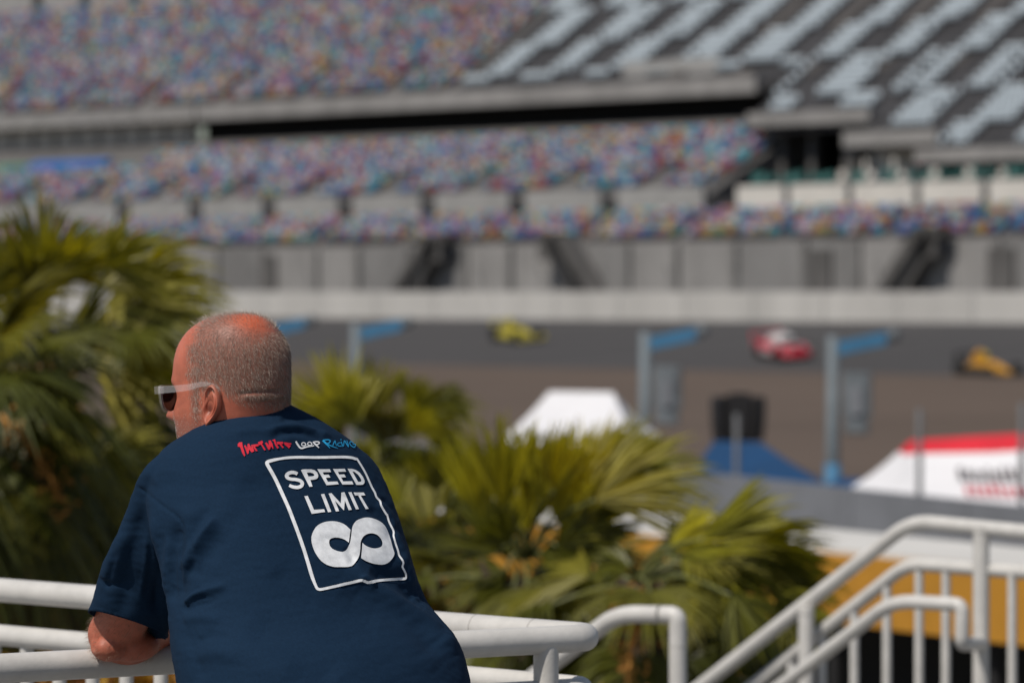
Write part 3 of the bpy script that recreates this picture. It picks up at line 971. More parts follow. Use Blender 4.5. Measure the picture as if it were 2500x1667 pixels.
# skin colouring: sunburn, sun glow painted on crown and forehead, shaved scalp, beard shadow
co = getco(body_me); hl = W2H(co)
def vnoise(p, f, seed=0):
    r = np.random.default_rng(seed); out = np.zeros(len(p))
    for o_ in range(3):
        k = r.normal(size=(10, 3)) * f * (2 ** o_); ph = r.uniform(0, 6.28, 10)
        out += np.sin(p @ k.T + ph).sum(1) / 10 / (1.6 ** o_)
    return out
def lerp(a, b, t): return a + (b - a) * np.clip(t, 0, 1)[:, None]
base = np.array([.47, .138, .082])
colr = np.tile(base, (len(co), 1)) * (1 + .16 * vnoise(co, 70, 3))[:, None] * (1 + .14 * vnoise(co, 300, 4))[:, None]
x, y, z = hl.T
ishead = (z > -.17) & (np.abs(x) < .14) & (np.abs(y) < .11)
def hair_density(x, y, z):
    """0..1 over the scalp"""
    front = np.where(z > .045, .022 + .25 * np.abs(y), .040 + .32 * np.clip(z, 0, .045))
    front = np.where(z < .0, .050 - .5 * np.clip(-.0 - z, 0, .03), front)
    d = np.clip((front + .008 * vnoise(np.stack([x, y, z], 1), 120, 33) - x) / .024, 0, 1) ** 1.3
    patch = np.exp(-(((x + .050) / .034) ** 2 + ((y - .018) / .036) ** 2 + ((z - .074) / .034) ** 2) ** 1.6)
    d = d * (1 - .90 * patch)
    top = np.clip((z - .080) / .012, 0, 1) * np.clip((x + .03) / .03, 0, 1)
    d = d * (1 - .25 * top)
    lower = np.where(x > -.030, -.036, -.046 - .55 * np.clip(-.030 - x, 0, .06))
    d = d * np.clip((z - lower - .004 * vnoise(np.stack([x, y, z], 1), 150, 34)) / .020, 0, 1)
    burn = np.clip(1 - np.abs(x - (.022 - .1 * (z + .02))) / .014, 0, 1) * np.clip((z + .078) / .02, 0, 1) * (z < -.01) * (np.abs(y) > .05)
    return np.clip(np.maximum(d, .95 * burn), 0, 1)
hdn = hair_density(x, y, z) * ishead
colr = lerp(colr, np.array([.24, .118, .086]), hdn * .65)
bald = np.exp(-(((x + .050) / .036) ** 2 + ((y - .018) / .040) ** 2 + ((z - .074) / .036) ** 2)) * ishead
colr = lerp(colr, np.array([.64, .115, .035]), np.clip(bald * (.85 + .35 * vnoise(hl, 90, 41)), 0, 1) * (1 - hdn))  # sunburnt crown, with the sun on it painted into the red
fore = np.clip((x - .03) / .03, 0, 1) * np.clip((z - .0) / .03, 0, 1) * ishead
colr = lerp(colr, np.array([.62, .185, .12]), fore * .6)  # forehead colour lightened to paint in the sunlight falling there
beard = np.clip((-.066 - z) / .02, 0, 1) * np.clip((x - .012) / .02, 0, 1) * ishead
colr = lerp(colr, np.array([.28, .125, .095]), beard * (.5 + .25 * vnoise(co, 900, 9)))
neckm = (z < -.05) & (x < -.02) & ishead
colr[neckm] *= np.array([.98, .92, .9])
canal = np.exp(-(((x + .002) / .006) ** 2 + ((z + .059) / .009) ** 2)) * (np.abs(y) < .079) * (np.abs(y) > .06) * ishead
colr = lerp(colr, np.array([.10, .02, .012]), canal * .9)  # shade inside the ear hole painted as dark red
arm = co[:, 2] < 4.05
colr[arm] *= np.array([.93, .92, .90])
at = body_me.color_attributes.new('tint', 'FLOAT_COLOR', 'POINT')
cc = np.ones((len(co), 4), np.float32); cc[:, :3] = np.clip(colr, 0, 1)
at.data.foreach_set('color', cc.ravel())
M['skin'] = mat('weathered_skin', (.97, .97, .97), .52, .05, 40, .25, 700, tint=True, sss=.12)
body_me.materials.clear(); body_me.materials.append(M['skin'])
body_me.polygons.foreach_set('use_smooth', [True] * len(body_me.polygons))
body = bpy.data.objects.new('body', body_me); COL.objects.link(body); adopt(body, person)

# ---------------- hair: short strands rooted on the scalp
body_me.calc_loop_triangles()
tri = np.array([t.vertices for t in body_me.loop_triangles]); no = getno(body_me)
cen = co[tri].mean(1); ch = W2H(cen)
area = np.linalg.norm(np.cross(co[tri[:, 1]] - co[tri[:, 0]], co[tri[:, 2]] - co[tri[:, 0]]), axis=1) / 2
inh = (np.abs(ch[:, 0]) < .14) & (np.abs(ch[:, 1]) < .0815) & (ch[:, 2] > -.15)
def strands(name, count, dens, lmin, lmax, wid, colors, lay, stand, seed, mt):
    r = np.random.default_rng(seed)
    w = area * dens; w = w / w.sum()
    idx = r.choice(len(tri), count, p=w)
    a, b = r.random(count), r.random(count); sw_ = a + b > 1; a[sw_], b[sw_] = 1 - a[sw_], 1 - b[sw_]
    T = tri[idx]
    p = co[T[:, 0]] * (1 - a - b)[:, None] + co[T[:, 1]] * a[:, None] + co[T[:, 2]] * b[:, None]
    n = no[T].mean(1); n /= np.linalg.norm(n, axis=1)[:, None]
    flow = lay(W2H(p), n)
    d = n * stand + flow * (1 - stand) + r.normal(size=(count, 3)) * .15
    d /= np.linalg.norm(d, axis=1)[:, None]
    L_ = r.uniform(lmin, lmax, count)[:, None]
    view = p - CAM; view /= np.linalg.norm(view, axis=1)[:, None]
    sd2 = np.cross(d, r.normal(size=(count, 3))); sd2 /= np.linalg.norm(sd2, axis=1)[:, None]
    bend = flow * .30 - n * .18
    ww = wid * r.uniform(.7, 1.2, count)[:, None]
    p1 = p + d * L_ * .5; d2 = d + bend; d2 /= np.linalg.norm(d2, axis=1)[:, None]
    p2 = p1 + d2 * L_ * .5
    p0 = p - n * .0012
    vs = np.stack([p0 - sd2 * ww, p0 + sd2 * ww, p1 + sd2 * ww * .8, p1 - sd2 * ww * .8, p2], 1).reshape(-1, 3)
    k = np.arange(count)[:, None] * 5
    quads = k + np.array([0, 1, 2, 3]); tris = k + np.array([3, 2, 4])
    faces = [tuple(q) for q in quads] + [tuple(t) for t in tris]
    me = bpy.data.meshes.new(name); me.from_pydata(vs, [], faces)
    hx = W2H(p)
    lightness = np.clip((hx[:, 0] + .03) / .07, 0, 1) * .5 + .25
    ci = np.where(r.random(count) < lightness, r.integers(0, 2, count), r.integers(min(2, len(colors) - 1), len(colors), count)); c4 = np.ones((count, 5, 4), np.float32)
    c4[:, :, :3] = (np.array(colors)[ci] * r.uniform(.8, 1.15, count)[:, None])[:, None, :]
    at_ = me.color_attributes.new('tint', 'FLOAT_COLOR', 'POINT'); at_.data.foreach_set('color', c4.ravel())
    me.materials.append(mt); me.update()
    o = bpy.data.objects.new(name, me); COL.objects.link(o); adopt(o, person)
    return o
M['hair'] = mat('grey_hair', (.95, .95, .95), .5, .05, 50, tint=True)
def lay_head(h, n):
    d = np.zeros_like(h)
    top = np.clip((h[:, 2] - .03) / .04, 0, 1)
    lx = np.where(h[:, 0] > -.02, -.55, -.25); 
    d = HX * lx[:, None] + HZ * (-.8 * (1 - top) + .1 * top)[:, None] + HX * (.75 * top)[:, None]
    d = d - n * (d * n).sum(1)[:, None]
    return d / (np.linalg.norm(d, axis=1)[:, None] + 1e-6)
hden = hair_density(*ch.T) * inh
cols = [(.50, .43, .37), (.42, .345, .29), (.29, .21, .165), (.24, .165, .125), (.34, .26, .21), (.17, .115, .085)]
strands('hair', 36000, hden * (1.0 - .45 * np.clip((ch[:, 2] - .03) / .03, 0, 1)) + .02 * inh * (ch[:, 2] > .03), .005, .0105, .00013, cols, lay_head, .30, 11, M['hair'])
fz = inh * np.clip((ch[:, 2] - .045) / .03, 0, 1) * (ch[:, 0] < .045)
strands('hair_fuzz', 1500, fz + 1e-9, .007, .014, .00011, [(.66, .60, .54), (.5, .43, .37)], lay_head, .75, 17, M['hair'])
bd = np.clip((-.060 - ch[:, 2]) / .02, 0, 1) * np.clip((ch[:, 0] - .012) / .02, 0, 1) * inh * (ch[:, 2] > -.149) * (ch[:, 0] < .1)
strands('beard_stubble', 5000, bd + 1e-9, .0015, .003, .00014, [(.6, .56, .52), (.25, .18, .14), (.45, .4, .36)], lambda h, n: np.tile(-HZ, (len(h), 1)), .6, 12, M['hair'])
ua, va, _ = proj(cen)
ah = ((ua < 420) & (va > 1500) & (va < 1610)).astype(float)
strands('arm_hair', 2600, ah * area.max() + 1e-12, .006, .012, .00011, [(.25, .16, .1), (.4, .3, .22)], lambda h, n: np.tile(np.array([-.5, -.2, -.5]), (len(h), 1)), .45, 13, M['hair'])

# ---------------- shirt
sh = MB()
sh.rings(torso_rings())
sl = limb_rings(SLEEVE); sh.rings(sl)
sr = []
for (c, r_) in ((PD(715, 1110, 6.47), .070), (PD(735, 1130, 6.51), .074), (PD(775, 1190, 6.56), .076), (PD(795, 1270, 6.62), .074), (PD(812, 1350, 6.675), .074)):
    ts = np.linspace(0, 2 * np.pi, 40, endpoint=False)
    ax = Vector((PD(812, 1350, 6.675) - PD(715, 1110, 6.47))).normalized()
    e1 = np.array(ax.cross(Vector((0, 1, 0))).normalized()); e2 = np.array(ax.cross(Vector(e1)))
    sr.append(c + np.cos(ts)[:, None] * e1 * r_ + np.sin(ts)[:, None] * e2 * r_)
sh.rings(sr)
shirt_me = vox(sh, 'shirt', .0032, 10)
# soft large wrinkles, then the drawn folds
c_ = getco(shirt_me); n_ = getno(shirt_me)
amp = .0016 * vnoise(c_, 22, 21) + .0010 * vnoise(c_ * np.array([1, 1, 2.2]), 55, 22)
setco(shirt_me, c_ + n_ * amp[:, None])
FOLDS = [
    ([(632, 1118), (700, 1068), (770, 1040)], .003, 5), ([(640, 1092), (690, 1045), (735, 1020)], -.003, 5), ([(650, 1135), (720, 1100), (800, 1085)], .0025, 5),
    ([(610, 1000), (650, 900), (700, 830)], .003, 6), ([(700, 760), (690, 860), (660, 960)], -.003, 6), ([(820, 620), (740, 720), (690, 830)], .003, 7),
    ([(1880, 700), (1925, 790), (1950, 850)], .003, 5), ([(1760, 500), (1830, 570), (1868, 640)], -.003, 5), ([(1900, 960), (1960, 1050), (2000, 1130)], .003, 6),
    ([(420, 700), (410, 900), (380, 1080)], .003, 7), ([(250, 800), (215, 930), (180, 1030)], -.003, 7), ([(580, 760), (578, 920), (574, 1060)], .004, 6),
    ([(1000, 330), (900, 480), (860, 640)], .0022, 26), ([(1150, 900), (1250, 1040), (1400, 1120)], -.0022, 26), ([(560, 240), (520, 340), (440, 420)], .0025, 22),
    ([(345, 430), (420, 480), (520, 560), (600, 620), (640, 690)], -.0022, 3.5),
    ([(665, 540), (655, 680), (640, 860), (625, 1000)], .004, 18),
    ([(590, 640), (600, 800), (600, 950), (588, 1110)], -.010, 22),
    ([(640, 1115), (690, 1062), (790, 1030), (880, 1010)], .007, 10),
    ([(620, 1150), (700, 1112), (820, 1085)], -.0045, 11),
    ([(600, 920), (680, 820), (760, 700), (830, 630)], .009, 16),
    ([(680, 960), (760, 850), (850, 730)], -.004, 20),
    ([(660, 780), (720, 660), (770, 560)], -.003, 13),
    ([(630, 1210), (720, 1190), (860, 1200)], .005, 14),
    ([(1560, 905), (1700, 1000), (1850, 1105), (2020, 1190), (2120, 1280), (2210, 1400)], .011, 24),
    ([(1540, 1000), (1700, 1095), (1850, 1195), (2000, 1300), (2100, 1420)], -.007, 36),
    ([(1690, 925), (1850, 985), (1950, 1060), (2030, 1130)], -.011, 22),
    ([(1640, 985), (1655, 975), (1690, 1000), (1720, 1030)], .004, 7),
    ([(1740, 530), (1810, 600), (1850, 690)], .004, 10), ([(1700, 560), (1790, 650), (1830, 740)], -.004, 9),
    ([(1830, 690), (1890, 800), (1930, 880)], .005, 9), ([(1850, 640), (1900, 720), (1935, 800)], -.004, 8),
    ([(1870, 830), (1930, 930), (1960, 1010)], .005, 9), ([(1880, 920), (1930, 1010), (1975, 1080)], -.004, 9),
    ([(1560, 780), (1600, 860), (1590, 910)], -.003, 9), ([(1400, 760), (1480, 740), (1560, 745)], -.0012, 6),
    ([(440, 560), (478, 800), (505, 1000), (525, 1200)], .007, 13),
    ([(400, 540), (350, 760), (300, 1000), (270, 1200)], -.006, 22),
    ([(540, 720), (535, 1000), (530, 1280)], .005, 10),
    ([(500, 700), (495, 900), (470, 1150)], -.005, 11),
    ([(560, 700), (562, 900), (556, 1100)], -.006, 9),
    ([(300, 700), (230, 850), (170, 1000)], .005, 16), ([(140, 960), (200, 1000), (290, 1010)], -.003, 7),
    ([(1130, 160), (1230, 130), (1340, 135), (1460, 185)], -.005, 9), ([(1090, 120), (1230, 95), (1370, 110), (1480, 160)], .005, 8),
    ([(1180, 60), (1260, 45), (1350, 80), (1440, 140)], -.005, 10),
    ([(900, 130), (1100, 125), (1300, 185)], .003, 10), ([(760, 160), (900, 190), (1040, 230)], -.002, 14),
    ([(85, 1128), (180, 1192), (300, 1228), (420, 1262), (535, 1285)], -.0016, 2.6),
    ([(760, 1330), (1000, 1390), (1300, 1540)], .005, 40), ([(1000, 1230), (1300, 1390), (1500, 1560)], -.005, 46),
    ([(660, 1250), (700, 1400), (740, 1560)], -.004, 20), ([(900, 700), (1050, 800), (1200, 960)], .002, 40),
    ([(700, 1330), (780, 1300), (900, 1310)], -.004, 12), ([(690, 1420), (800, 1390), (960, 1430)], .003, 16),
    ([(1980, 1130), (2060, 1200), (2150, 1320)], -.004, 12), ([(1700, 1200), (1900, 1300), (2100, 1480)], .004, 26)]
sculpt(shirt_me, FOLDS, (180, 1000), 2.351)
# open the neck, the hems and the waist
bm = bmesh.new(); bm.from_mesh(shirt_me)
tr = torso_rings()
caps = [(np.mean(sl[-1], 0), sl[-1]), (np.mean(sr[-1], 0), sr[-1]), (np.mean(tr[0], 0), tr[0]), (np.mean(tr[-1], 0), tr[-1])]
inner = [np.mean(sl[-4], 0), np.mean(sr[-2], 0), np.mean(tr[6], 0), np.mean(tr[-6], 0)]
kill = set()
for (c, ring), inn in zip(caps, inner):
    e = np.array(ring); nn = np.cross(e[0] - c, e[len(e) // 4] - c); nn /= np.linalg.norm(nn)
    if nn @ (c - inn) < 0: nn = -nn
    rad = np.linalg.norm(e - c, axis=1).max()
    for f in bm.faces:
        q = np.array(f.calc_center_median())
        if np.linalg.norm(q - c) < rad * 1.06 and (q - c) @ nn > -.0042 and np.array(f.normal) @ nn > .35: kill.add(f)
bmesh.ops.delete(bm, geom=list(kill), context='FACES')
bm.verts.ensure_lookup_table()
rim_v = [v for v in bm.verts if v.is_boundary]
for (c, ring), inn in zip(caps, inner):
    e = np.array(ring); nn = np.cross(e[0] - c, e[len(e) // 4] - c); nn /= np.linalg.norm(nn)
    if nn @ (c - inn) < 0: nn = -nn
    rad = np.linalg.norm(e - c, axis=1).max()
    for v in rim_v:
        q = np.array(v.co)
        if np.linalg.norm(q - c) < rad * 1.1 and abs((q - c) @ nn) < .02:
            v.co = Vector(q - nn * ((q - c) @ nn + .002))
for _ in range(3): bmesh.ops.smooth_vert(bm, verts=rim_v, factor=.5, use_axis_x=True, use_axis_y=True, use_axis_z=True) if False else None
for f in bm.faces: f.smooth = True
bm.to_mesh(shirt_me); bm.free()
M['navy'] = mat('navy_cotton', (.0070, .0225, .050), .9, .12, 260, .35, 900, sheen=.0, spec=.12)
shirt_me.materials.clear(); shirt_me.materials.append(M['navy'])
shirt = bpy.data.objects.new('shirt', shirt_me); COL.objects.link(shirt); adopt(shirt, person)
so = shirt.modifiers.new('thick', 'SOLIDIFY'); so.thickness = .0022; so.offset = -1

# collar band
cb = MB(); rg = []
c0, c1 = tr[0], tr[3]
cc0 = c0.mean(0)
for k, (t, grow) in enumerate(((0.0, .0012), (.35, .0026), (.8, .0030), (1.0, .0018))):
    rg.append((c0 * (1 - t * .45) + c1 * t * .45) + (c0 - cc0) / np.linalg.norm(c0 - cc0, axis=1)[:, None] * grow + ZV * .0035)
for t, grow in ((1.0, -.003), (.0, -.004)):
    rg.append((c0 * (1 - t * .45) + c1 * t * .45) + (c0 - cc0) / np.linalg.norm(c0 - cc0, axis=1)[:, None] * grow + ZV * .0035)
rg.append(rg[0])
col_o = cb.rings(rg, False).build('collar', M['navy'], None, smooth=True, recalc=True)
col_o.parent = shirt; col_o.matrix_parent_inverse = shirt.matrix_parent_inverse.copy() if False else Matrix.Identity(4)
bpy.context.view_layer.update()
col_o.matrix_parent_inverse = shirt.matrix_world.inverted()

# ---------------- print on the back
bvh = BVHTree.FromPolygons([Vector(p) for p in getco(shirt_me)], [tuple(p.vertices) for p in shirt_me.polygons])
def subdiv2d(verts, faces, maxlen):
    bm_ = bmesh.new()
    bv = [bm_.verts.new((v[0], v[1], 0)) for v in verts]
    for f in faces:
        try: bm_.faces.new([bv[i] for i in f])
        except ValueError: pass
    for _ in range(9):
        es = [e for e in bm_.edges if e.calc_length() > maxlen]
        if not es: break
        bmesh.ops.subdivide_edges(bm_, edges=es, cuts=1)
        bmesh.ops.triangulate(bm_, faces=[f for f in bm_.faces if len(f.verts) > 3])
    bm_.verts.index_update()
    v2 = [(v.co.x, v.co.y) for v in bm_.verts]; f2 = [[v.index for v in f.verts] for f in bm_.faces]
    bm_.free()
    return v2, f2
class Print:
    def __init__(s): s.mb = MB(); s.k = 0
    def put(s, v2, f2, org, sc):
        pts = []; ok = []
        off = .0011 + .00012 * s.k; s.k = (s.k + 1) % 6
        for x, y in v2:
            p = P(org[0] + x / sc, org[1] + y / sc, 1.0)
            d = Vector(p - CAM).normalized()
            h, n, _, _ = bvh.ray_cast(Vector(CAM), d)
            if h is None: pts.append(Vector((0, 0, 0))); ok.append(False); continue
            if n.dot(d) > 0: n = -n
            pts.append(h + n * off - d * .0004); ok.append(True)
        f3 = [f for f in f2 if all(ok[i] for i in f)]
        s.mb.add(pts, f3)
    def poly(s, loops, org, sc):
        if not isinstance(loops[0][0], (list, tuple)): loops = [loops]
        flat = [p for l in loops for p in l]
        tr_ = tessellate_polygon([[Vector((x, y, 0)) for x, y in l] for l in loops])
        v2, f2 = subdiv2d(flat, tr_, 3.2 * sc)
        s.put(v2, f2, org, sc)
    def ribbon(s, pts, w, org, sc, closed=False, smooth=True, rows=3):
        p = np.array(pts, float)
        ws = np.array(w if hasattr(w, '__len__') else [w] * len(p), float)
        q = np.column_stack([p, ws])
        q = catmull(q, 6, closed) if smooth else q
        t = np.gradient(q[:, :2], axis=0)
        if closed: t = np.roll(q[:, :2], -1, 0) - np.roll(q[:, :2], 1, 0)
        t /= np.linalg.norm(t, axis=1)[:, None] + 1e-9
        nn = np.stack([-t[:, 1], t[:, 0]], 1)
        v2 = []; m = len(q)
        for a in np.linspace(-.5, .5, rows): v2 += [tuple(x) for x in q[:, :2] + nn * q[:, 2:3] * a]
        f2 = []
        for r_ in range(rows - 1):
            for i in range(m if closed else m - 1):
                j = (i + 1) % m
                f2.append((r_ * m + i, r_ * m + j, (r_ + 1) * m + j, (r_ + 1) * m + i))
        v2, f2 = subdiv2d(v2, f2, 3.5 * sc)
        s.put(v2, f2, org, sc)
    def build(s, name, mt, parent):
        o = s.mb.build(name, mt, None, smooth=True)
        o.parent = parent; o.matrix_parent_inverse = parent.matrix_world.inverted()
        return o
C1 = ((560, 1060), 6.918); C2 = ((640, 1100), 6.533); C3 = ((680, 1240), 6.918)
def tosrc(pts, c): return [(c[0][0] + x / c[1], c[0][1] + y / c[1]) for x, y in pts]
pw = Print()
top_edge = tosrc([(632, 500), (640, 470), (700, 448), (850, 415), (1000, 396), (1200, 390), (1500, 393), (1800, 388), (1950, 388), (2060, 398), (2130, 420)], C1)
right1 = tosrc([(1505, 135), (1560, 220), (1620, 320), (1665, 410), (1700, 490), (1740, 580), (1790, 670), (1815, 740), (1875, 810), (1895, 880), (1940, 960), (1980, 1020)], C2)
right2 = tosrc([(1830, 120), (1860, 230), (1935, 390), (1940, 480), (1970, 600), (2010, 720), (2030, 800), (2085, 880), (2100, 930), (2085, 990), (2120, 1060), (2143, 1110), (2146, 1165)], C3)
bot = tosrc([(2120, 1192), (2000, 1196), (1800, 1212), (1600, 1240), (1510, 1250), (1440, 1225), (1380, 1220), (1200, 1262), (1000, 1310), (850, 1345), (720, 1373), (660, 1365), (622, 1310)], C3)
left = tosrc([(560, 1150), (500, 950), (430, 720), (340, 460), (250, 220), (165, 0)], C3) + tosrc([(330, 720), (200, 440), (105, 270)], C2)
bw = [8.6] + [8] * 2 + [6.4] * (len(top_edge) - 3) + [4.6] * len(right1) + [4.4] * len(right2) + [6.6] * len(bot) + [8.4] * len(left)
pw.ribbon(top_edge + right1 + right2 + bot + left, bw, (0, 0), 1.0, closed=True)
pw.ribbon([(556, 372), (512, 352), (455, 350), (402, 372), (385, 405), (410, 440), (465, 457), (535, 463), (605, 486), (635, 525), (620, 566), (565, 588), (505, 585), (465, 573), (428, 556)],
          [54, 54, 54, 56, 58, 56, 52, 52, 54, 56, 56, 54, 52, 50, 48], *C2)
pw.poly([[(612, 312), (640, 302), (700, 297), (770, 297), (830, 313), (870, 348), (888, 392), (886, 428), (865, 452), (820, 465), (762, 470), (798, 575), (748, 582)],
         [(704, 352), (755, 350), (800, 362), (824, 382), (826, 398), (806, 410), (770, 413), (732, 413)]], *C2)
pw.poly([(870, 297), (1070, 297), (1092, 343), (955, 348), (978, 388), (1052, 385), (1082, 432), (1008, 437), (1040, 500), (1192, 495), (1215, 540), (1020, 555)], *C2)
pw.poly([(1118, 293), (1308, 293), (1330, 338), (1198, 342), (1220, 385), (1300, 382), (1328, 428), (1250, 430), (1285, 497), (1425, 492), (1447, 542), (1272, 545)], *C2)
pw.poly([[(1352, 292), (1420, 292), (1480, 310), (1545, 355), (1595, 420), (1622, 480), (1622, 520), (1600, 545), (1560, 552), (1492, 550)],
         [(1428, 335), (1465, 345), (1520, 390), (1555, 440), (1572, 478), (1565, 500), (1520, 502)]], *C2)
pw.poly([(667, 728), (722, 722), (822, 945), (982, 935), (1000, 980), (785, 1010)], *C2)
pw.poly([(932, 700), (985, 692), (1098, 978), (1045, 985)], *C2)
pw.poly([(1053, 688), (1100, 682), (1248, 845), (1255, 672), (1305, 665), (1422, 945), (1372, 952), (1312, 800), (1300, 955), (1290, 950), (1155, 800), (1222, 968), (1172, 975)], *C2)
pw.poly([(1365, 668), (1415, 665), (1535, 935), (1487, 940)], *C2)
pw.poly([(1448, 670), (1610, 672), (1638, 718), (1562, 720), (1688, 930), (1642, 936), (1522, 718), (1472, 718)], *C2)
INF = [((1206, 372), (1180, 590)), ((1100, 278), (1110, 540)), ((980, 235), (1030, 508)), ((860, 228), (940, 500)), ((730, 255), (875, 520)), ((620, 330), (848, 565)), ((548, 490), (850, 610)),
       ((570, 660), (870, 660)), ((650, 820), (915, 700)), ((760, 935), (975, 725)), ((900, 990), (1040, 742)), ((1050, 1000), (1085, 742)), ((1230, 990), (1130, 710)), ((1320, 885), (1170, 650)),
       ((1360, 780), (1202, 580)), ((1370, 680), (1216, 490)), ((1376, 590), (1228, 380)), ((1392, 540), (1248, 300)), ((1430, 480), (1310, 215)), ((1500, 440), (1420, 175)), ((1575, 432), (1520, 168)),
       ((1650, 455), (1650, 205)), ((1700, 500), (1780, 300)), ((1735, 560), (1860, 470)), ((1742, 620), (1920, 680)), ((1715, 660), (1945, 780)), ((1660, 680), (1890, 880)), ((1600, 685), (1780, 950)),
       ((1520, 665), (1620, 945)), ((1450, 630), (1480, 905)), ((1408, 590), (1384, 848))]
q = catmull([(*a, *b) for a, b in INF], 3)
v2 = []; rows_ = 8
for t in np.linspace(0, 1, rows_): v2 += [tuple(r_[:2] * (1 - t) + r_[2:] * t) for r_ in q]
f2 = [(r_ * len(q) + i, r_ * len(q) + i + 1, (r_ + 1) * len(q) + i + 1, (r_ + 1) * len(q) + i) for r_ in range(rows_ - 1) for i in range(len(q) - 1)]
pw.put(v2, f2, *C3)
for g in ([(1115, 120), (1150, 180), (1205, 238), (1300, 215), (1425, 196)],):
    pw.ribbon(g, [28, 30, 28, 22, 16], *C1)
for cx, cy in ((1250, 172), (1352, 165)):
    pw.ribbon([(cx - 34, cy + 14), (cx - 28, cy - 20), (cx + 8, cy - 26), (cx + 36, cy + 8), (cx + 6, cy + 26)], 15, *C1, closed=True)
pw.ribbon([(1405, 140), (1450, 180), (1505, 232)], [16, 26, 14], *C1)
pw.ribbon([(1400, 140), (1460, 133), (1508, 145), (1500, 170), (1440, 186)], 17, *C1)
WHITE_INK = mat('white_ink', (.83, .85, .87), .7, .13, 90, .15, 500)
o_ = pw.build('white_print', WHITE_INK, shirt)
pr = Print()
for g in ([(140, 170), (165, 140), (215, 133), (222, 200), (268, 360), (250, 378), (215, 320), (180, 222), (140, 212)],
          [(245, 197), (270, 190), (302, 238), (305, 168), (330, 162), (372, 232), (368, 187), (390, 178), (418, 292), (375, 312), (330, 262), (322, 330), (300, 340)],
          [(394, 180), (470, 170), (493, 172), (488, 205), (432, 215), (436, 228), (475, 285), (445, 290), (408, 235)],
          [(478, 142), (550, 113), (565, 150), (545, 166), (610, 268), (585, 276), (530, 182), (498, 190)],
          [(595, 152), (625, 145), (662, 192), (656, 116), (690, 110), (722, 165), (738, 240), (733, 256), (697, 208), (676, 265), (650, 264)],
          [(712, 108), (765, 92), (780, 150), (830, 236), (800, 246), (765, 190), (745, 130)],
          [(790, 132), (902, 128), (906, 166), (872, 168), (916, 230), (890, 236), (842, 172), (806, 176)],
          [(916, 135), (1042, 152), (1036, 178), (992, 180), (1032, 196), (1000, 242), (972, 216), (926, 176)]):
    pr.poly(g, *C1)
pr.build('red_print', mat('red_ink', (.62, .012, .035), .7, .1, 160), shirt)
pb = Print()
for g, w in (([(1572, 108), (1630, 165), (1692, 238)], [30, 30, 10]), ([(1575, 102), (1650, 96), (1690, 108), (1688, 140), (1640, 168)], [16, 20, 20, 18, 10]), ([(1640, 166), (1720, 205), (1825, 242)], [12, 18, 6]),
             ([(1735, 198), (1755, 150), (1772, 112)], [12, 16, 14]), ([(1772, 112), (1785, 160), (1800, 200)], [14, 14, 10]), ([(1868, 150), (1830, 155), (1815, 185), (1840, 206), (1885, 205)], 14),
             ([(1880, 128), (1895, 170), (1915, 212)], 15), ([(1866, 98), (1886, 96)], 14), ([(1922, 205), (1926, 150), (1932, 112)], [10, 14, 14]), ([(1936, 112), (1970, 170), (2004, 225)], [12, 18, 10]),
             ([(2004, 222), (1992, 165), (1972, 110)], [10, 13, 8]), ([(2085, 160), (2040, 130), (2020, 160), (2050, 205), (2100, 228), (2116, 180), (2070, 178)], 14)):
    pb.ribbon(g, w, *C1)
pb.build('blue_print', mat('cyan_ink', (.012, .30, .58), .7, .1, 160), shirt)

# ---------------- trousers and shoes
tm = MB()
tm.rings([torso_ring(TORSO[k], grow=-.012) for k in (12, 13, 14, 15)])
for sgn in (-1, 1):
    pts = []
    for zz, fo_, r_ in ((.80, 0, .125), (.62, .015, .112), (.48, .02, .095), (.28, -.01, .085), (.05, -.03, .08)):
        p = HIPC + AC * (.105 + .02 * (1 - zz)) * sgn + FW * fo_; p[2] = DECK_Z + zz; pts.append((*p, r_))
    q = catmull(pts, 4); tm.tube([a[:3] for a in q], [a[3] for a in q], 24)
tme = vox(tm, 'trousers', .010, 4)
M['denim'] = mat('dark_denim', (.02, .022, .03), .9, .2, 60, .3, 400)
tme.materials.clear(); tme.materials.append(M['denim'])
o = bpy.data.objects.new('trousers', tme); COL.objects.link(o); adopt(o, person)
for sgn in (-1, 1):
    b = MB(); c = HIPC + AC * .125 * sgn; c[2] = DECK_Z
    rr = []
    for t, w, h in ((-.13, .02, .02), (-.12, .036, .05), (-.06, .040, .085), (.0, .042, .08), (.07, .048, .055), (.13, .045, .04), (.165, .02, .02)):
        rr.append([c + FW * t + AC * (w * math.cos(a)) + ZV * (h * (.5 + .5 * math.sin(a))) for a in np.linspace(0, 2 * np.pi, 20, endpoint=False)])
    b.rings(rr).build('shoe', mat('shoe_leather', (.03, .03, .03), .6, .2, 20), person, smooth=True)

# ---------------- sunglasses
M['clear'] = mat('clear_frame_plastic', (.95, .96, .97), .06, .02, 30)
nt = M['clear'].node_tree; pb_ = nt.nodes['Principled BSDF']
pb_.inputs['Transmission Weight'].default_value = .25; pb_.inputs['IOR'].default_value = 1.35; pb_.inputs['Alpha'].default_value = .12
M['lens'] = mat('dark_lens', (.012, .008, .008), .06, .1, 30)
sg = MB()
def gl(p): return H2W(np.array(p))[0]
LX = .105
def lens_outline(side, sc=1.0, x=LX):
    c = (.0335, -.0375)
    pts = [(-.024, .013), (-.010, .0185), (.012, .0195), (.0275, .017), (.0285, .004), (.024, -.013), (.013, -.021), (-.004, -.0215), (-.018, -.013), (-.0235, .001)]
    q = catmull(pts, 4, True)
    return [gl((x - .28 * abs(c[0] + a * sc) ** 1.0 * .25, side * (c[0] + a * sc), c[1] + b * sc)) for a, b in q]
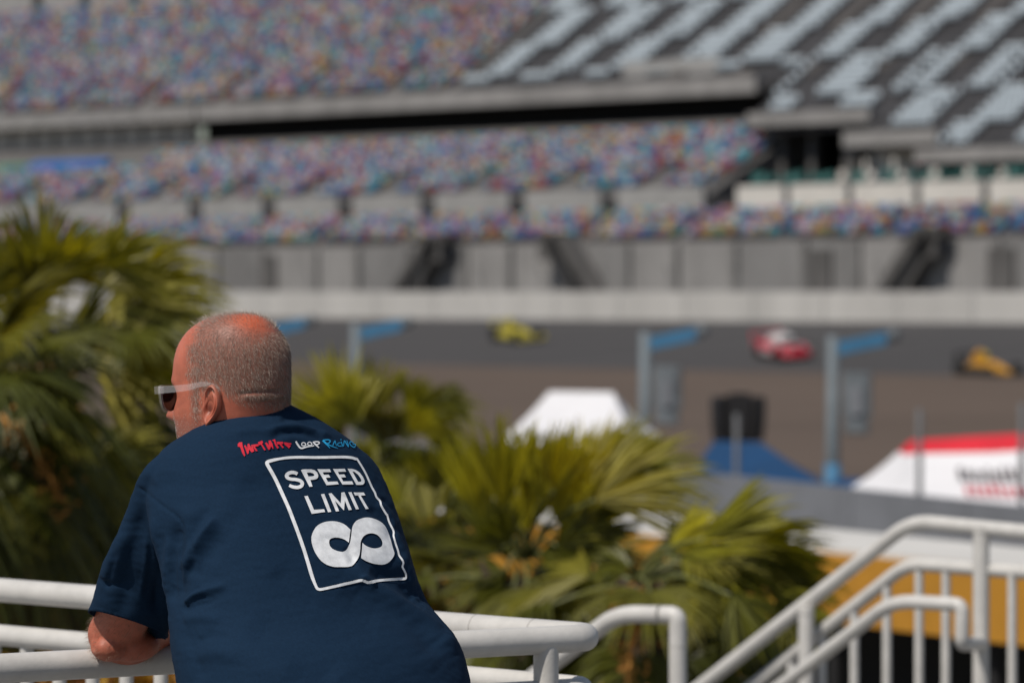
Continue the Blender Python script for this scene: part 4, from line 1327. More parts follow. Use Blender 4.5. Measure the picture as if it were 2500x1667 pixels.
def rim(side):
    o_, i_ = lens_outline(side, 1.10), lens_outline(side, .93)
    ob, ib = lens_outline(side, 1.10, LX - .0045), lens_outline(side, .93, LX - .0045)
    n = len(o_); vs = o_ + i_ + ob + ib; fs = []
    for k in range(n):
        j = (k + 1) % n
        fs += [(k, j, n + j, n + k), (2 * n + k, 3 * n + k, 3 * n + j, 2 * n + j), (k, 2 * n + k, 2 * n + j, j), (n + k, n + j, 3 * n + j, 3 * n + k)]
    sg.add(vs, fs)
for s_ in (1, -1):
    rim(s_)
    # temple arm: hinge block then a deep flat arm that thins over the ear
    sec = [(.099, .0645, -.0245, .0060), (.096, .0700, -.0245, .0058), (.088, .0745, -.0245, .0056), (.060, .0795, -.0245, .0055), (.030, .0805, -.0235, .0050), (.010, .0800, -.0205, .0040), (-.010, .0795, -.0215, .0030),
           (-.026, .0790, -.030, .0030)]
    rg = []
    for x_, y_, z_, h_ in catmull(sec, 4):
        rg.append([gl((x_, s_ * (y_ + a), z_ + b)) for a, b in ((.0013, h_), (.0019, 0), (.0013, -h_), (-.0013, -h_), (-.0019, 0), (-.0013, h_))])
    sg.rings(rg)
    sg.box(gl((.0985, s_ * .0655, -.0245)), (.012, .010, .013), M=Matrix(np.stack([HX, HY, HZ], 1).tolist()))
sg.rings([[gl((LX + .002 - .01 * abs(t) + a, t * .0105, -.031 + b)) for a, b in ((.002, .003), (.002, -.003), (-.003, -.003), (-.003, .003))] for t in (-1, -.5, 0, .5, 1)])
spec_o = sg.build('sunglasses', M['clear'], person, recalc=True, auto=40)
bpy.context.view_layer.update()
for s_ in (1, -1):
    b = MB(); f_, k_ = lens_outline(s_, .95, LX - .0012), lens_outline(s_, .95, LX - .0030)
    n = len(f_)
    b.add(f_ + k_, [tuple(range(n)), tuple(range(2 * n - 1, n - 1, -1))] + [(i, n + i, n + (i + 1) % n, (i + 1) % n) for i in range(n)])
    o = b.build('lens', M['lens'], None, recalc=True)
    o.parent = spec_o; o.matrix_parent_inverse = spec_o.matrix_world.inverted()
# ================================================================== palms and shrubs
M['leaf'] = mat('palm_leaf', (.95, .95, .95), .45, .12, 3, tint=True, trans=.36)
M['trunk'] = mat('palm_trunk', (.09, .065, .045), .95, .35, 14, .6, 40)
M['petiole'] = mat('petiole', (.12, .13, .035), .5, .2, 5)
M['dead'] = mat('dry_frond', (.95, .95, .95), .8, .2, 4, tint=True, trans=.2)
M['fruit'] = mat('fruit_stalk', (.42, .19, .035), .8, .25, 9)

def fan_leaf(mb, pt, p0, d0, Lp, Lf, droop, r, tint, nseg=17, spread=112, wind=Vector((0, 0, 0)), width=.024):
    """one costapalmate leaf: curved stalk and a fan of narrow folded segments"""
    p = Vector(p0); d = Vector(d0).normalized(); pts = [p.copy()]; n = 6
    for i in range(n):
        d = (d + Vector((0, 0, -droop * .09))).normalized()
        p = p + d * Lp / n; pts.append(p.copy())
    pt.tube(pts, [.014 - .0013 * i for i in range(n + 1)], 6)
    side = d.cross(Vector((0, 0, 1)))
    if side.length < .05: side = Vector((1, 0, 0))
    side.normalize(); side = Matrix.Rotation(r.uniform(-.6, .6), 3, d) @ side
    nrm = side.cross(d).normalized()
    for i in range(-nseg, nseg + 1):
        a = R(spread) * i / nseg + r.normal() * .02
        dd = (d * math.cos(a) + side * math.sin(a) + nrm * (.20 * abs(math.sin(a)) + r.normal() * .03)).normalized()
        L = Lf * (.70 + .30 * math.cos(a)) * r.uniform(.88, 1.05)
        sv_ = dd.cross(nrm).normalized(); up = sv_.cross(dd)
        k = r.uniform(.7, 1.3)
        vs = []; st = (.03, .22, .5, .78, 1.0); wd = (.5, 1.0, .95, .6, .06)
        tv = []
        for t, w in zip(st, wd):
            c = p + dd * L * t + Vector((0, 0, -1)) * (droop * k * .50 * L * t ** 2.6) + wind * (t ** 2) * L
            w_ = width * w * (Lf / .8)
            vs += [c - sv_ * w_, c + up * w_ * .45, c + sv_ * w_]
            g = .85 + .35 * t
            tv.append(g)
        fs = []
        for j in range(4):
            b = j * 3
            fs += [(b, b + 1, b + 4, b + 3), (b + 1, b + 2, b + 5, b + 4)]
        v = r.uniform(.82, 1.18)
        mb.add(vs, fs, tint=tuple(c * v for c in tint))

PS = .62        # the palms stand close to the deck
def palm(label, base, hz, n, Lp, Lf, seed, emin=-50, emax=82, dead=8, fruit=0, lean=(0, 0), greens=None, group=None, width=.021, az=None):
    r = np.random.default_rng(seed); Lp, Lf, width = Lp * PS, Lf * PS, width * PS / .62
    root = empty('palm_tree', (base[0], base[1], 0))
    tag(root, label, 'palm tree', group)
    top = Vector((base[0] + lean[0], base[1] + lean[1], hz))
    b0 = Vector((base[0], base[1], 0))
    t = MB(); pts = []; rr = []
    m = 22
    for i in range(m + 1):
        q = i / m
        pts.append(b0.lerp(top, q) + Vector((math.sin(q * 3) * .04, 0, 0))); rr.append((.19 - .05 * q + (.012 if i % 2 else 0)) * .7)
    t.tube(pts, rr, 14)
    # old leaf bases
    for i in range(60):
        q = .35 + .65 * i / 60; a = i * 2.4
        c = b0.lerp(top, q); o_ = Vector((math.cos(a), math.sin(a), .0))
        t.tube([c + o_ * .08, c + o_ * .13 + Vector((0, 0, .07)), c + o_ * .16 + Vector((0, 0, .15))], [.033, .022, .008], 5)
    t.build('trunk', M['trunk'], root, auto=50)
    lf = MB(); pe = MB(); df = MB()
    greens = greens or [(0.104, 0.116, 0.010), (0.168, 0.172, 0.015), (0.248, 0.232, 0.025), (0.336, 0.296, 0.040)]
    for i in range(n):
        q = i / max(1, n - 1)
        el = R(emax + (emin - emax) * q ** .85) + r.normal() * .10
        a = i * 2.39996 + r.normal() * .25
        if az is not None: a = R(r.uniform(*az))
        d = Vector((math.cos(a) * math.cos(el), math.sin(a) * math.cos(el), math.sin(el)))
        g = greens[min(len(greens) - 1, int(abs(r.normal()) * 1.3))] if q > .25 else greens[-1 - int(r.integers(0, 2))]
        s_ = r.uniform(.85, 1.15)
        fan_leaf(lf, pe, top + d * .08, d, Lp * s_ * (1.0 - .35 * (q < .12)), Lf * s_, .55 + 1.0 * q, r, g, wind=Vector((.10, 0, 0)) * r.uniform(.2, 1), width=width,
                 spread=55 if q < .14 else 108)
    for i in range(dead):
        a = r.uniform(0, 6.28); el = R(r.uniform(-75, -50))
        d = Vector((math.cos(a) * math.cos(el), math.sin(a) * math.cos(el), math.sin(el)))
        fan_leaf(df, df, top + d * .1 - Vector((0, 0, .15)), d, Lp * .8, Lf * .8, 1.6, r, [(.13, .075, .03), (.20, .11, .035), (.09, .055, .03)][i % 3], nseg=11, spread=80, width=width)
    lf.build('crown', M['leaf'], root, tinted=True)
    pe.build('leaf_stalks', M['petiole'], root, smooth=True)
    if dead: df.build('dead_fronds', M['dead'], root, tinted=True)
    if fruit:
        fr = MB()
        for i in range(fruit):
            a = r.uniform(0, 6.28)
            d = Vector((math.cos(a) * .8, math.sin(a) * .8, .25)); p = top.copy()
            pts = [p.copy()]
            for k in range(7):
                d = (d + Vector((0, 0, -.24))).normalized(); p = p + d * .17 * PS; pts.append(p.copy())
            fr.tube(pts, [.02 - .0018 * k for k in range(8)], 6)
            for k in range(90):
                c = pts[r.integers(3, 8)] + Vector(r.normal(size=3)) * .075 * PS
                fr.ellipsoid(c, (.009, .009, .011), 5, 4)
        fr.build('fruit_clusters', M['fruit'], root)
    return root

def hero(root, base, leaves, d, k, seed, tints, nseg=18, width=.0145):
    """larger leaves facing the deck: stalk base -> hub -> tip, spread, droop, tint index"""
    r = np.random.default_rng(seed); lf = MB(); pe = MB(); d = d * PS; width = width * PS
    for hub, tip, spread, droop, ti in leaves:
        dj = d - .16 + r.normal() * .14
        b = Vector(PD(*k(*base), d)); h = Vector(PD(*k(*hub), dj)); t = Vector(PD(*k(*tip), dj + r.uniform(-.16, .06)))
        mid = (b + h) / 2 + Vector((0, 0, .05))
        pe.tube(catmull([b, mid, h], 5), .007, 6)
        ax = (t - h); L0 = ax.length * 1.08; ax.normalize()
        side = ax.cross(Vector((0, 1, 0))).normalized()
        side = Matrix.Rotation(r.uniform(-.85, .85), 3, ax) @ side
        nrm = side.cross(ax).normalized(); tint = tints[ti]
        for i in range(-nseg, nseg + 1):
            a = R(spread * 1.25) * i / nseg + r.normal() * .06
            dd = (ax * math.cos(a) + side * math.sin(a) + nrm * (r.normal() * .10 + .15 * abs(math.sin(a)))).normalized()
            L = L0 * (.68 + .32 * math.cos(a * .9)) * r.uniform(.8, 1.06)
            sv_ = dd.cross(nrm).normalized(); up = sv_.cross(dd); kk = r.uniform(.6, 1.5); vs = []
            for q, w in zip((.02, .2, .42, .64, .84, 1.0), (.55, 1.0, 1.0, .8, .5, .05)):
                c = h + dd * L * q + Vector((0, 0, -1)) * (droop * kk * .42 * L * q ** 2.4) + Vector((.03, 0, 0)) * L * q * q
                vs += [c - sv_ * width * w, c + up * width * w * .5, c + sv_ * width * w]
            v = r.uniform(.55, 1.3)
            lf.add(vs, [f for j in range(5) for f in ((j * 3, j * 3 + 1, j * 3 + 4, j * 3 + 3), (j * 3 + 1, j * 3 + 2, j * 3 + 5, j * 3 + 4))], tint=tuple(x * v for x in tint))
    lf.build('fan_leaves', M['leaf'], root, tinted=True); pe.build('fan_stalks', M['petiole'], root, smooth=True)
def at(x, y, d): return PD(x, y, d)
G_DARK = [(0.064, 0.074, 0.007), (0.104, 0.112, 0.010), (0.152, 0.148, 0.015), (0.208, 0.192, 0.022)]
G_YEL = [(0.128, 0.136, 0.007), (0.224, 0.216, 0.010), (0.320, 0.296, 0.013), (0.400, 0.360, 0.018)]
p = at(110, 850, 29 * PS); A_ = palm('tall fan palm with a wide drooping crown left of the man', p, p[2], 20, .75, .95, 3, fruit=5, dead=9, greens=G_DARK)
p = at(-110, 930, 27 * PS); palm('fan palm cut by the picture edge beside the tall palm', p, p[2], 30, .7, .9, 5, fruit=3, dead=6, greens=G_DARK)
p = at(330, 1260, 31 * PS); palm('low fan palm with pale hanging fronds between the man and the tall palm', p, p[2], 30, .55, .85, 8, dead=8, fruit=0, greens=G_DARK, emin=-70)
p = at(850, 1130, 34 * PS); C_ = palm('dark fan palm behind the shoulder of the man', p, p[2], 18, .75, .95, 13, greens=G_DARK, dead=8, fruit=2)
p = at(1190, 1345, 26 * PS); B_ = palm('yellow green fan palm with upright young fronds in front of the white canopy', p, p[2], 13, .55, .75, 21, greens=G_DARK, dead=5, emin=-45, emax=30)
p = at(1000, 1330, 28 * PS); E_ = palm('short dark fan palm between the man and the yellow green palm', p, p[2], 14, .5, .7, 34, greens=G_DARK, dead=7, fruit=1)
p = at(1490, 1345, 24.5 * PS); D_ = palm('low fan palm spreading beside the end of the stair handrail', p, p[2], 14, .5, .7, 55, greens=G_DARK, dead=7, emin=-50, emax=25, fruit=2)
p = at(1360, 1300, 30 * PS); palm('olive fan palm behind the yellow green palm', p, p[2], 16, .6, .8, 61, greens=G_DARK, dead=6)

LT = [(.14, .145, .010), (.27, .26, .015), (.44, .40, .02), (.58, .51, .022), (.50, .45, .11), (.38, .355, .07)]
kA = lambda x, y: (x * .5642, 470.4 + y * .5642)
kB = lambda x, y: (846.7 + x * .5203, 752.6 + y * .5203)
hero(A_, (230, 760), [((185, 360), (290, 50), 40, .15, 2), ((430, 420), (900, 300), 42, .55, 5), ((385, 640), (720, 600), 62, .40, 4), ((330, 850), (330, 1110), 55, .2, 4), ((265, 1060), (270, 1470), 32, .2, 4),
     ((400, 1030), (660, 990), 42, .5, 5), ((90, 560), (-170, 430), 60, .3, 1), ((130, 330), (-40, 160), 50, .2, 2), ((60, 800), (-130, 1020), 55, .3, 1), ((150, 1060), (60, 1370), 42, .2, 4),
     ((330, 1080), (530, 1270), 30, .3, 5), ((440, 260), (700, 150), 48, .6, 1), ((270, 300), (480, 130), 45, .4, 2), ((300, 560), (640, 420), 40, .5, 1), ((80, 680), (-60, 760), 60, .2, 2), ((420, 800), (640, 860), 45, .5, 4),
     ((350, 1180), (430, 1500), 38, .2, 4), ((120, 480), (60, 260), 45, .2, 1), ((520, 430), (960, 420), 40, .6, 1), ((500, 600), (860, 640), 45, .6, 2), ((560, 300), (900, 240), 36, .6, 2), ((420, 330), (640, 200), 40, .4, 5), ((200, 900), (130, 1180), 45, .3, 5)], 29, kA, 71, LT)
hero(B_, (690, 1020), [((600, 800), (520, 400), 22, .05, 2), ((900, 830), (1190, 400), 48, .2, 3), ((760, 760), (800, 410), 30, .1, 2), ((1000, 760), (1490, 560), 36, .55, 4), ((830, 960), (1120, 900), 50, .5, 0),
     ((560, 1000), (330, 760), 45, .3, 0), ((600, 1080), (260, 1150), 50, .5, 0), ((780, 1120), (900, 1340), 50, .3, 1), ((690, 900), (670, 540), 30, .1, 2), ((700, 1150), (730, 1310), 40, .1, 3), ((500, 860), (440, 480), 20, .05, 2),
     ((950, 700), (1080, 400), 34, .2, 4), ((850, 880), (1000, 620), 40, .2, 3), ((700, 720), (620, 450), 34, .1, 1), ((1100, 650), (1320, 470), 40, .4, 1), ((880, 1050), (1100, 1160), 45, .4, 0), ((1000, 900), (1190, 800), 45, .4, 0),
     ((620, 950), (520, 800), 45, .3, 0), ((760, 1000), (930, 1010), 45, .3, 0), ((1050, 1100), (1220, 1240), 45, .4, 0), ((640, 1150), (560, 1320), 45, .3, 0), ((820, 720), (900, 470), 26, .1, 3)], 26, kB, 72, LT)
hero(D_, (1180, 1130), [((1480, 930), (1770, 730), 17, .1, 1), ((1560, 900), (1970, 960), 40, .5, 5), ((1380, 1020), (1770, 1080), 45, .5, 1), ((1350, 1090), (1430, 1350), 40, .3, 5), ((1500, 1150), (1870, 1250), 50, .5, 0),
     ((1240, 1190), (1170, 1350), 50, .3, 1), ((1330, 960), (1560, 820), 30, .3, 2), ((1650, 1020), (2000, 1080), 40, .5, 0), ((1150, 1050), (980, 1000), 45, .4, 0), ((1450, 1060), (1600, 1230), 40, .3, 2), ((1700, 940), (2090, 1020), 38, .5, 1), ((1740, 1050), (2070, 1160), 40, .5, 0), ((1800, 1150), (2020, 1330), 40, .4, 1), ((1600, 1180), (1780, 1400), 45, .4, 0)], 24.3, kB, 73, LT)
hero(C_, (130, 640), [((180, 380), (340, 190), 48, .5, 1), ((60, 350), (20, 130), 40, .2, 5), ((260, 480), (440, 470), 50, .6, 1), ((130, 560), (240, 740), 50, .3, 0), ((-60, 420), (-200, 280), 50, .4, 1), ((300, 330), (460, 300), 40, .6, 0),
     ((330, 620), (420, 800), 45, .3, 0), ((80, 700), (60, 900), 45, .3, 1), ((60, 520), (-60, 640), 45, .4, 5), ((230, 580), (380, 640), 45, .4, 5), ((20, 620), (-120, 520), 45, .4, 1), ((180, 460), (260, 330), 40, .3, 2), ((-60, 560), (-230, 620), 45, .5, 0), ((-120, 520), (-330, 170), 36, .2, 1), ((-160, 560), (-390, 300), 40, .25, 5), ((-100, 420), (-250, 90), 34, .15, 2), ((-220, 640), (-400, 460), 45, .3, 1), ((-40, 400), (-140, 160), 40, .3, 2), ((-180, 700), (-330, 680), 45, .4, 1)], 33.4, kB, 74, LT)
hero(E_, (290, 1090), [((300, 720), (300, 480), 36, .2, 1), ((380, 720), (480, 560), 40, .4, 0), ((150, 770), (30, 600), 45, .3, 1), ((250, 1120), (110, 1270), 45, .3, 0), ((380, 1130), (490, 1290), 45, .3, 1), ((190, 1060), (60, 1170), 45, .4, 0),
     ((450, 1090), (570, 1210), 45, .4, 0), ((130, 880), (60, 800), 55, .4, 5), ((200, 700), (140, 520), 40, .3, 0), ((300, 1180), (330, 1330), 45, .2, 1), ((420, 780), (520, 690), 40, .4, 1)], 27.6, kB, 75, LT)

M['croton'] = mat('croton_leaf', (.95, .95, .95), .5, .15, 6, tint=True, trans=.3)
M['stem'] = mat('shrub_stem', (.06, .045, .03), .9, .2, 8)
def shrub(label, c, rad, h, n, tints, seed, group='shrubs planted under the palms', size=.10):
    r = np.random.default_rng(seed)
    root = empty('shrub', (c[0], c[1], 0)); tag(root, label, 'shrub', group)
    mb = MB(); st = MB()
    tips = []
    for i in range(14):
        a = r.uniform(0, 6.28); q = r.uniform(.2, 1)
        e_ = Vector((c[0] + math.cos(a) * rad * q * .8, c[1] + math.sin(a) * rad * q * .8, h * r.uniform(.55, 1)))
        st.tube([Vector((c[0] + math.cos(a) * .08, c[1] + math.sin(a) * .08, 0)), Vector((c[0], c[1], 0)).lerp(e_, .5) + Vector((0, 0, .1)), e_], [.025, .018, .008], 5); tips.append(e_)
    for i in range(n):
        t = tips[r.integers(0, len(tips))]
        p_ = t + Vector(r.normal(size=3)) * rad * .28; p_.z = abs(min(p_.z, h))
        d = Vector(r.normal(size=3)); d.z = abs(d.z) * .6 + .1; d.normalize()
        s_ = d.cross(Vector(r.normal(size=3))).normalized(); u_ = s_.cross(d)
        l = size * r.uniform(.8, 1.7); w = l * .24
        ti = tints[r.integers(0, len(tints))]; k = r.uniform(.7, 1.25)
        mb.add([p_, p_ + d * l * .5 - s_ * w + u_ * .01, p_ + d * l * .55 - u_ * l * .06, p_ + d * l * .5 + s_ * w + u_ * .01, p_ + d * l - u_ * l * .2],
               [(0, 2, 1), (0, 3, 2), (1, 2, 4), (2, 3, 4)], tint=tuple(x * k for x in ti))
    mb.build('foliage', M['croton'], root, tinted=True); st.build('stems', M['stem'], root, smooth=True)
ORG = [(.34, .16, .02), (.26, .10, .015), (.40, .24, .03), (.12, .11, .02), (.06, .07, .015)]
GRN = [(.02, .03, .008), (.035, .045, .012), (.05, .06, .012)]
shrub('orange leaved croton by the end of the stair handrail', at(1470, 1480, 22), .55, 2.05, 1500, ORG, 1)
shrub('orange tinged croton low between the corner railing and the stairs', at(1620, 1500, 25), .5, 1.9, 1100, ORG + GRN, 2)
shrub('tall orange croton rising just beside the back of the man', at(1028, 1240, 16.2), .30, 3.42, 900, ORG[:4], 3, size=.07)
shrub('bright orange croton seen under the near rail beside the elbow of the man', at(395, 1500, 13.2), .45, 3.2, 1500, ORG[:3], 4, size=.07)
shrub('bright orange croton at the left edge behind the railing', at(-25, 1430, 14), .35, 3.32, 1100, ORG[:4], 5, size=.07)
for i, (x, d, h, rd) in enumerate(((-40, 31, 2.4, 1.0), (180, 30, 2.5, .9), (420, 33, 2.3, 1.0), (760, 33, 2.6, 1.0), (960, 31, 2.35, .8), (1180, 30.5, 2.0, .9), (1400, 30, 2.05, .9), (1620, 27.5, 1.95, .9), (1780, 27, 1.7, .7))):
    shrub(['dark green shrub at the left edge under the tall palm', 'dark green shrub under the tall palm', 'dark green shrub hidden behind the man', 'dark green shrub close to the shoulder of the man',
           'dark green shrub between the man and the short dark palm', 'dark green shrub under the yellow green palm', 'dark green shrub left of the croton', 'dark green shrub right of the croton', 'dark green shrub nearest the orange stall'][i],
          at(x, 1300, d), rd, h, 1700, GRN, 20 + i, size=.13)

# ================================================================== stall, screen wall, tents, posts
M['orange'] = mat('orange_canvas', (.48, .225, .018), .75, .12, 1.5)
M['roof_white'] = mat('white_roof', (.62, .61, .58), .7, .1, .8)
M['stall_dark'] = mat('dark_counter', (.012, .012, .013), .8, .2, 2)
def dl(u, d0, d1): return 1 / (1 / d0 + (1 / d1 - 1 / d0) * u / 2500.0)
stl = empty('concession_stall', tuple(P(2000, 1400, 24)[:2]) + (0,))
tag(stl, 'long stall with white flat roof, orange canvas fascia and dark open front', 'stall')
us = [-300, 600, 1200, 1700, 2100, 2500, 3000]
fr = []; bk_ = []
for u in us:
    a_ = P(u, 900, dl(u, 34.6, 22.5)); b_ = P(u, 900, dl(u, 39.5, 24.2))
    fr.append(a_[:2]); bk_.append(b_[:2])
a0, a1, b0, b1 = fr[0], fr[-1], bk_[0], bk_[-1]
def st_pt(q, z): return (q[0], q[1], z)
ZR = 2.84
MB().hexa([st_pt(a0, ZR), st_pt(a1, ZR), st_pt(b1, ZR), st_pt(b0, ZR), st_pt(a0, ZR + .05), st_pt(a1, ZR + .05), st_pt(b1, ZR + .05), st_pt(b0, ZR + .05)]).build('roof', M['roof_white'], stl)
dv = np.array([a1[1] - a0[1], -(a1[0] - a0[0])]); dv = dv / np.linalg.norm(dv)
if dv[1] > 0: dv = -dv
f0, f1 = a0 + dv * .04, a1 + dv * .04
MB().hexa([st_pt(f0, 2.43), st_pt(f1, 2.43), st_pt(a1, 2.43), st_pt(a0, 2.43), st_pt(f0, ZR + .02), st_pt(f1, ZR + .02), st_pt(a1, ZR + .02), st_pt(a0, ZR + .02)]).build('fascia', M['orange'], stl)
MB().hexa([st_pt(b0, 0), st_pt(b1, 0), st_pt(b1 - dv * .1, 0), st_pt(b0 - dv * .1, 0), st_pt(b0, ZR - .01), st_pt(b1, ZR - .01), st_pt(b1 - dv * .1, ZR - .01), st_pt(b0 - dv * .1, ZR - .01)]).build('back_wall', M['stall_dark'], stl)
c0_, c1_ = a0 - dv * .25, a1 - dv * .25
MB().hexa([st_pt(c0_ + dv * .2, 0), st_pt(c1_ + dv * .2, 0), st_pt(c1_, 0), st_pt(c0_, 0), st_pt(c0_ + dv * .2, 1.05), st_pt(c1_ + dv * .2, 1.05), st_pt(c1_, 1.05), st_pt(c0_, 1.05)]).build('counter', M['stall_dark'], stl)
for t in np.linspace(.3, .97, 9):
    q = a0 * (1 - t) + a1 * t - dv * .12
    MB().tube([st_pt(q, 0), st_pt(q, ZR)], .04, 8).build('post', M['stall_dark'], stl)

M['screen'] = mat('grey_screen', (.18, .19, .21), .85, .15, 1.2)
sw_ = empty('screen_wall', tuple(P(2100, 1200, 38)[:2]) + (0,))
tag(sw_, 'plain grey screen wall running in front of the canopies', 'wall')
w0, w1 = P(900, 900, 52)[:2], P(2900, 900, 33)[:2]
wd = (w1 - w0) / np.linalg.norm(w1 - w0); wn_ = np.array([wd[1], -wd[0]])
if wn_[1] > 0: wn_ = -wn_
L_ = np.linalg.norm(w1 - w0); k = 0.0; m = MB()
while k < L_:
    a_, b_ = w0 + wd * k, w0 + wd * min(k + 2.38, L_)
    m.hexa([st_pt(a_ + wn_ * .08, 0), st_pt(b_ + wn_ * .08, 0), st_pt(b_, 0), st_pt(a_, 0), st_pt(a_ + wn_ * .08, 2.52), st_pt(b_ + wn_ * .08, 2.52), st_pt(b_, 2.52), st_pt(a_, 2.52)])
    k += 2.4
m.build('screen_panel', M['screen'], sw_)
for k in np.arange(0, L_, 2.4):
    q = w0 + wd * (k - .01) - wn_ * .03
    MB().tube([st_pt(q, 0), st_pt(q, 2.5)], .03, 8).build('screen_post', M['steel'], sw_)

def tent(label, corners, ez, ridge, rz, mats_, name='canopy_tent', valance=.22, group=None, cap=0):
    """corners: four plan points; ridge: two plan points; hip roof on thin legs"""
    cen = np.mean(corners, 0)
    root = empty(name, (cen[0], cen[1], 0)); tag(root, label, 'canopy', group)
    c = [np.array((q[0], q[1], ez)) for q in corners]
    rz = rz if isinstance(rz, tuple) else (rz, rz)
    r0, r1 = [np.array((q[0], q[1], z_)) for q, z_ in zip(ridge, rz)]
    b = MB()
    faces = [(c[0], c[1], r1, r0), (c[1], c[2], r1), (c[2], c[3], r0, r1), (c[3], c[0], r0)]
    for f in faces:
        if len(f) == 4:
            A, B_, C_, D_ = f
        else:
            A, B_, C_ = f; D_ = C_
        n = 12; vs = []; fs = []; mi_ = []
        for j in range(n + 1):
            t = j / n
            p0 = A + (D_ - A) * t; p1 = B_ + (C_ - B_) * t
            sag = -(.10 if valance > .2 else .035) * math.sin(math.pi * t)
            for i in range(7):
                s_ = i / 6
                vs.append(p0 + (p1 - p0) * s_ + np.array([0, 0, sag * (1 - .5 * abs(2 * s_ - 1))]))
        for j in range(n):
            b.add([vs[(j + dj) * 7 + i] for dj in (0, 1) for i in range(7)], [(i, i + 1, 8 + i, 7 + i) for i in range(6)], mi=1 if (cap and j >= n - cap) else 0)
    b.build('roof', mats_[:2], root, smooth=False)
    v = MB()
    for i in range(4):
        A, B_ = c[i], c[(i + 1) % 4]; o_ = np.array([0, 0, -valance])
        nn = np.cross(B_ - A, [0, 0, 1.]); nn = nn / np.linalg.norm(nn) * .012
        v.hexa([A + o_, B_ + o_, B_ + o_ + nn, A + o_ + nn, A, B_, B_ + nn, A + nn])
    v.build('valance', mats_[2 if len(mats_) > 2 else 0], root)
    for q in c:
        d = (np.array([cen[0], cen[1], ez]) - q); d = d / np.linalg.norm(d) * .06
        MB().tube([(q[0] + d[0], q[1] + d[1], 0), (q[0] + d[0], q[1] + d[1], ez - .02)], .025, 8).build('leg', M['steel'], root)
    return root
M['canvas_white'] = mat('white_canvas', (.74, .74, .76), .8, .04, 2)
M['canvas_red'] = mat('red_canvas', (.60, .015, .03), .75, .1, 2)
M['canvas_blue'] = mat('blue_canvas', (.001, .042, .125), .8, .12, 2)
def q2(x, d): return PD(x, 1000, d)[:2]
rt = tent('white canopy with a red ridge and red lower corner, at the right edge', [q2(2112, 41.5), q2(2560, 40), q2(2560, 45), q2(1925, 45)], 2.12, [q2(2092, 44), q2(2460, 42.7)], (2.80, 2.96),
          [M['canvas_white'], M['canvas_red'], M['canvas_white']], cap=2)
# faded marks printed on its front slope
def lerp3(a_, b_, t): return a_ + (b_ - a_) * t
fa_ = [np.array((*q2(2112, 41.5), 2.12)), np.array((*q2(2560, 40), 2.12)), np.array((*q2(2460, 42.7), 2.96)), np.array((*q2(2092, 44), 2.80))]
def roofpt(s_, t): 
    p_ = lerp3(lerp3(fa_[0], fa_[1], s_), lerp3(fa_[3], fa_[2], s_), t)
    return p_ + np.array([0, -.035, -.10 * math.sin(math.pi * t) * (1 - .5 * abs(2 * s_ - 1)) + .035])
rr = np.random.default_rng(5)
for row_, mt in ((.50, 'ink_black'), (.30, 'ink_red')):
    mm = MB(); s0 = .25 if row_ > .4 else .27
    while s0 < .62:
        w_ = rr.uniform(.022, .04); h_ = rr.uniform(.11, .15)
        mm.add([roofpt(s0, row_), roofpt(s0 + w_, row_), roofpt(s0 + w_ * .9, row_ + h_), roofpt(s0 + w_ * .15, row_ + h_)], [(0, 1, 2, 3)])
        s0 += w_ + .012
    mm.build('faded_lettering', mat(mt, (.06, .05, .06) if 'black' in mt else (.5, .06, .09), .8, .1, 4), rt)
tent('white peaked canopy standing behind the yellow green palm', [q2(1145, 55), q2(1468, 53), q2(1510, 58), q2(1215, 59)], 2.36, [q2(1262, 57), q2(1408, 56.5)], 3.02, [M['canvas_white'], M['canvas_white'], M['canvas_white']])
tent('blue canopy with a black speaker stack behind its peak', [q2(1560, 48), q2(1930, 46), q2(1870, 51), q2(1590, 51)], 2.06, [q2(1640, 49.5), q2(1748, 49)], 2.58, [M['canvas_blue'], M['canvas_blue'], M['canvas_blue']], valance=.15)
tent('small low blue canopy between the larger blue canopy and the red ridged one', [q2(1835, 44), q2(2040, 43), q2(2080, 47), q2(1860, 47)], 2.04, [q2(1925, 45.5), q2(2010, 45)], 2.30, [M['canvas_blue'], M['canvas_blue'], M['canvas_blue']], valance=.12)

# speaker stack
M['black_gear'] = mat('black_cabinet', (.012, .011, .012), .7, .2, 6)
sp = at(1697, 960, 55)
spk = empty('speaker_stack', (sp[0], sp[1], 0)); tag(spk, 'black outdoor speaker cluster on a pole above the blue canopy', 'speakers')
for a_, off in ((R(28), -.20), (R(-28), .20), (0, 0)):
    b = MB(); c_z = 2.66
    w_, dpt, h0, h1 = .36, .30, .52, .62
    pts = []
    for zz, k in ((-.30, .74), (.0, .95), (.26, 1.0), (.34, .82)):
        for x_, y_ in ((-w_ / 2, -dpt / 2), (w_ / 2, -dpt / 2), (w_ / 2 * .8, dpt / 2), (-w_ / 2 * .8, dpt / 2)):
            v_ = Matrix.Rotation(a_, 3, 'Z') @ Vector((x_ * k, y_, 0))
            pts.append((sp[0] + off + v_.x, sp[1] + v_.y + abs(off) * .4, c_z + zz + (.05 if off == 0 else 0)))
    rg = [pts[i * 4:(i + 1) * 4] for i in range(4)]
    b.rings(rg, True).build('speaker_cabinet', M['black_gear'], spk, recalc=True)
MB().tube([(sp[0], sp[1] + .25, 0), (sp[0], sp[1] + .25, 2.9)], .05, 10).build('pole', M['steel'], spk)

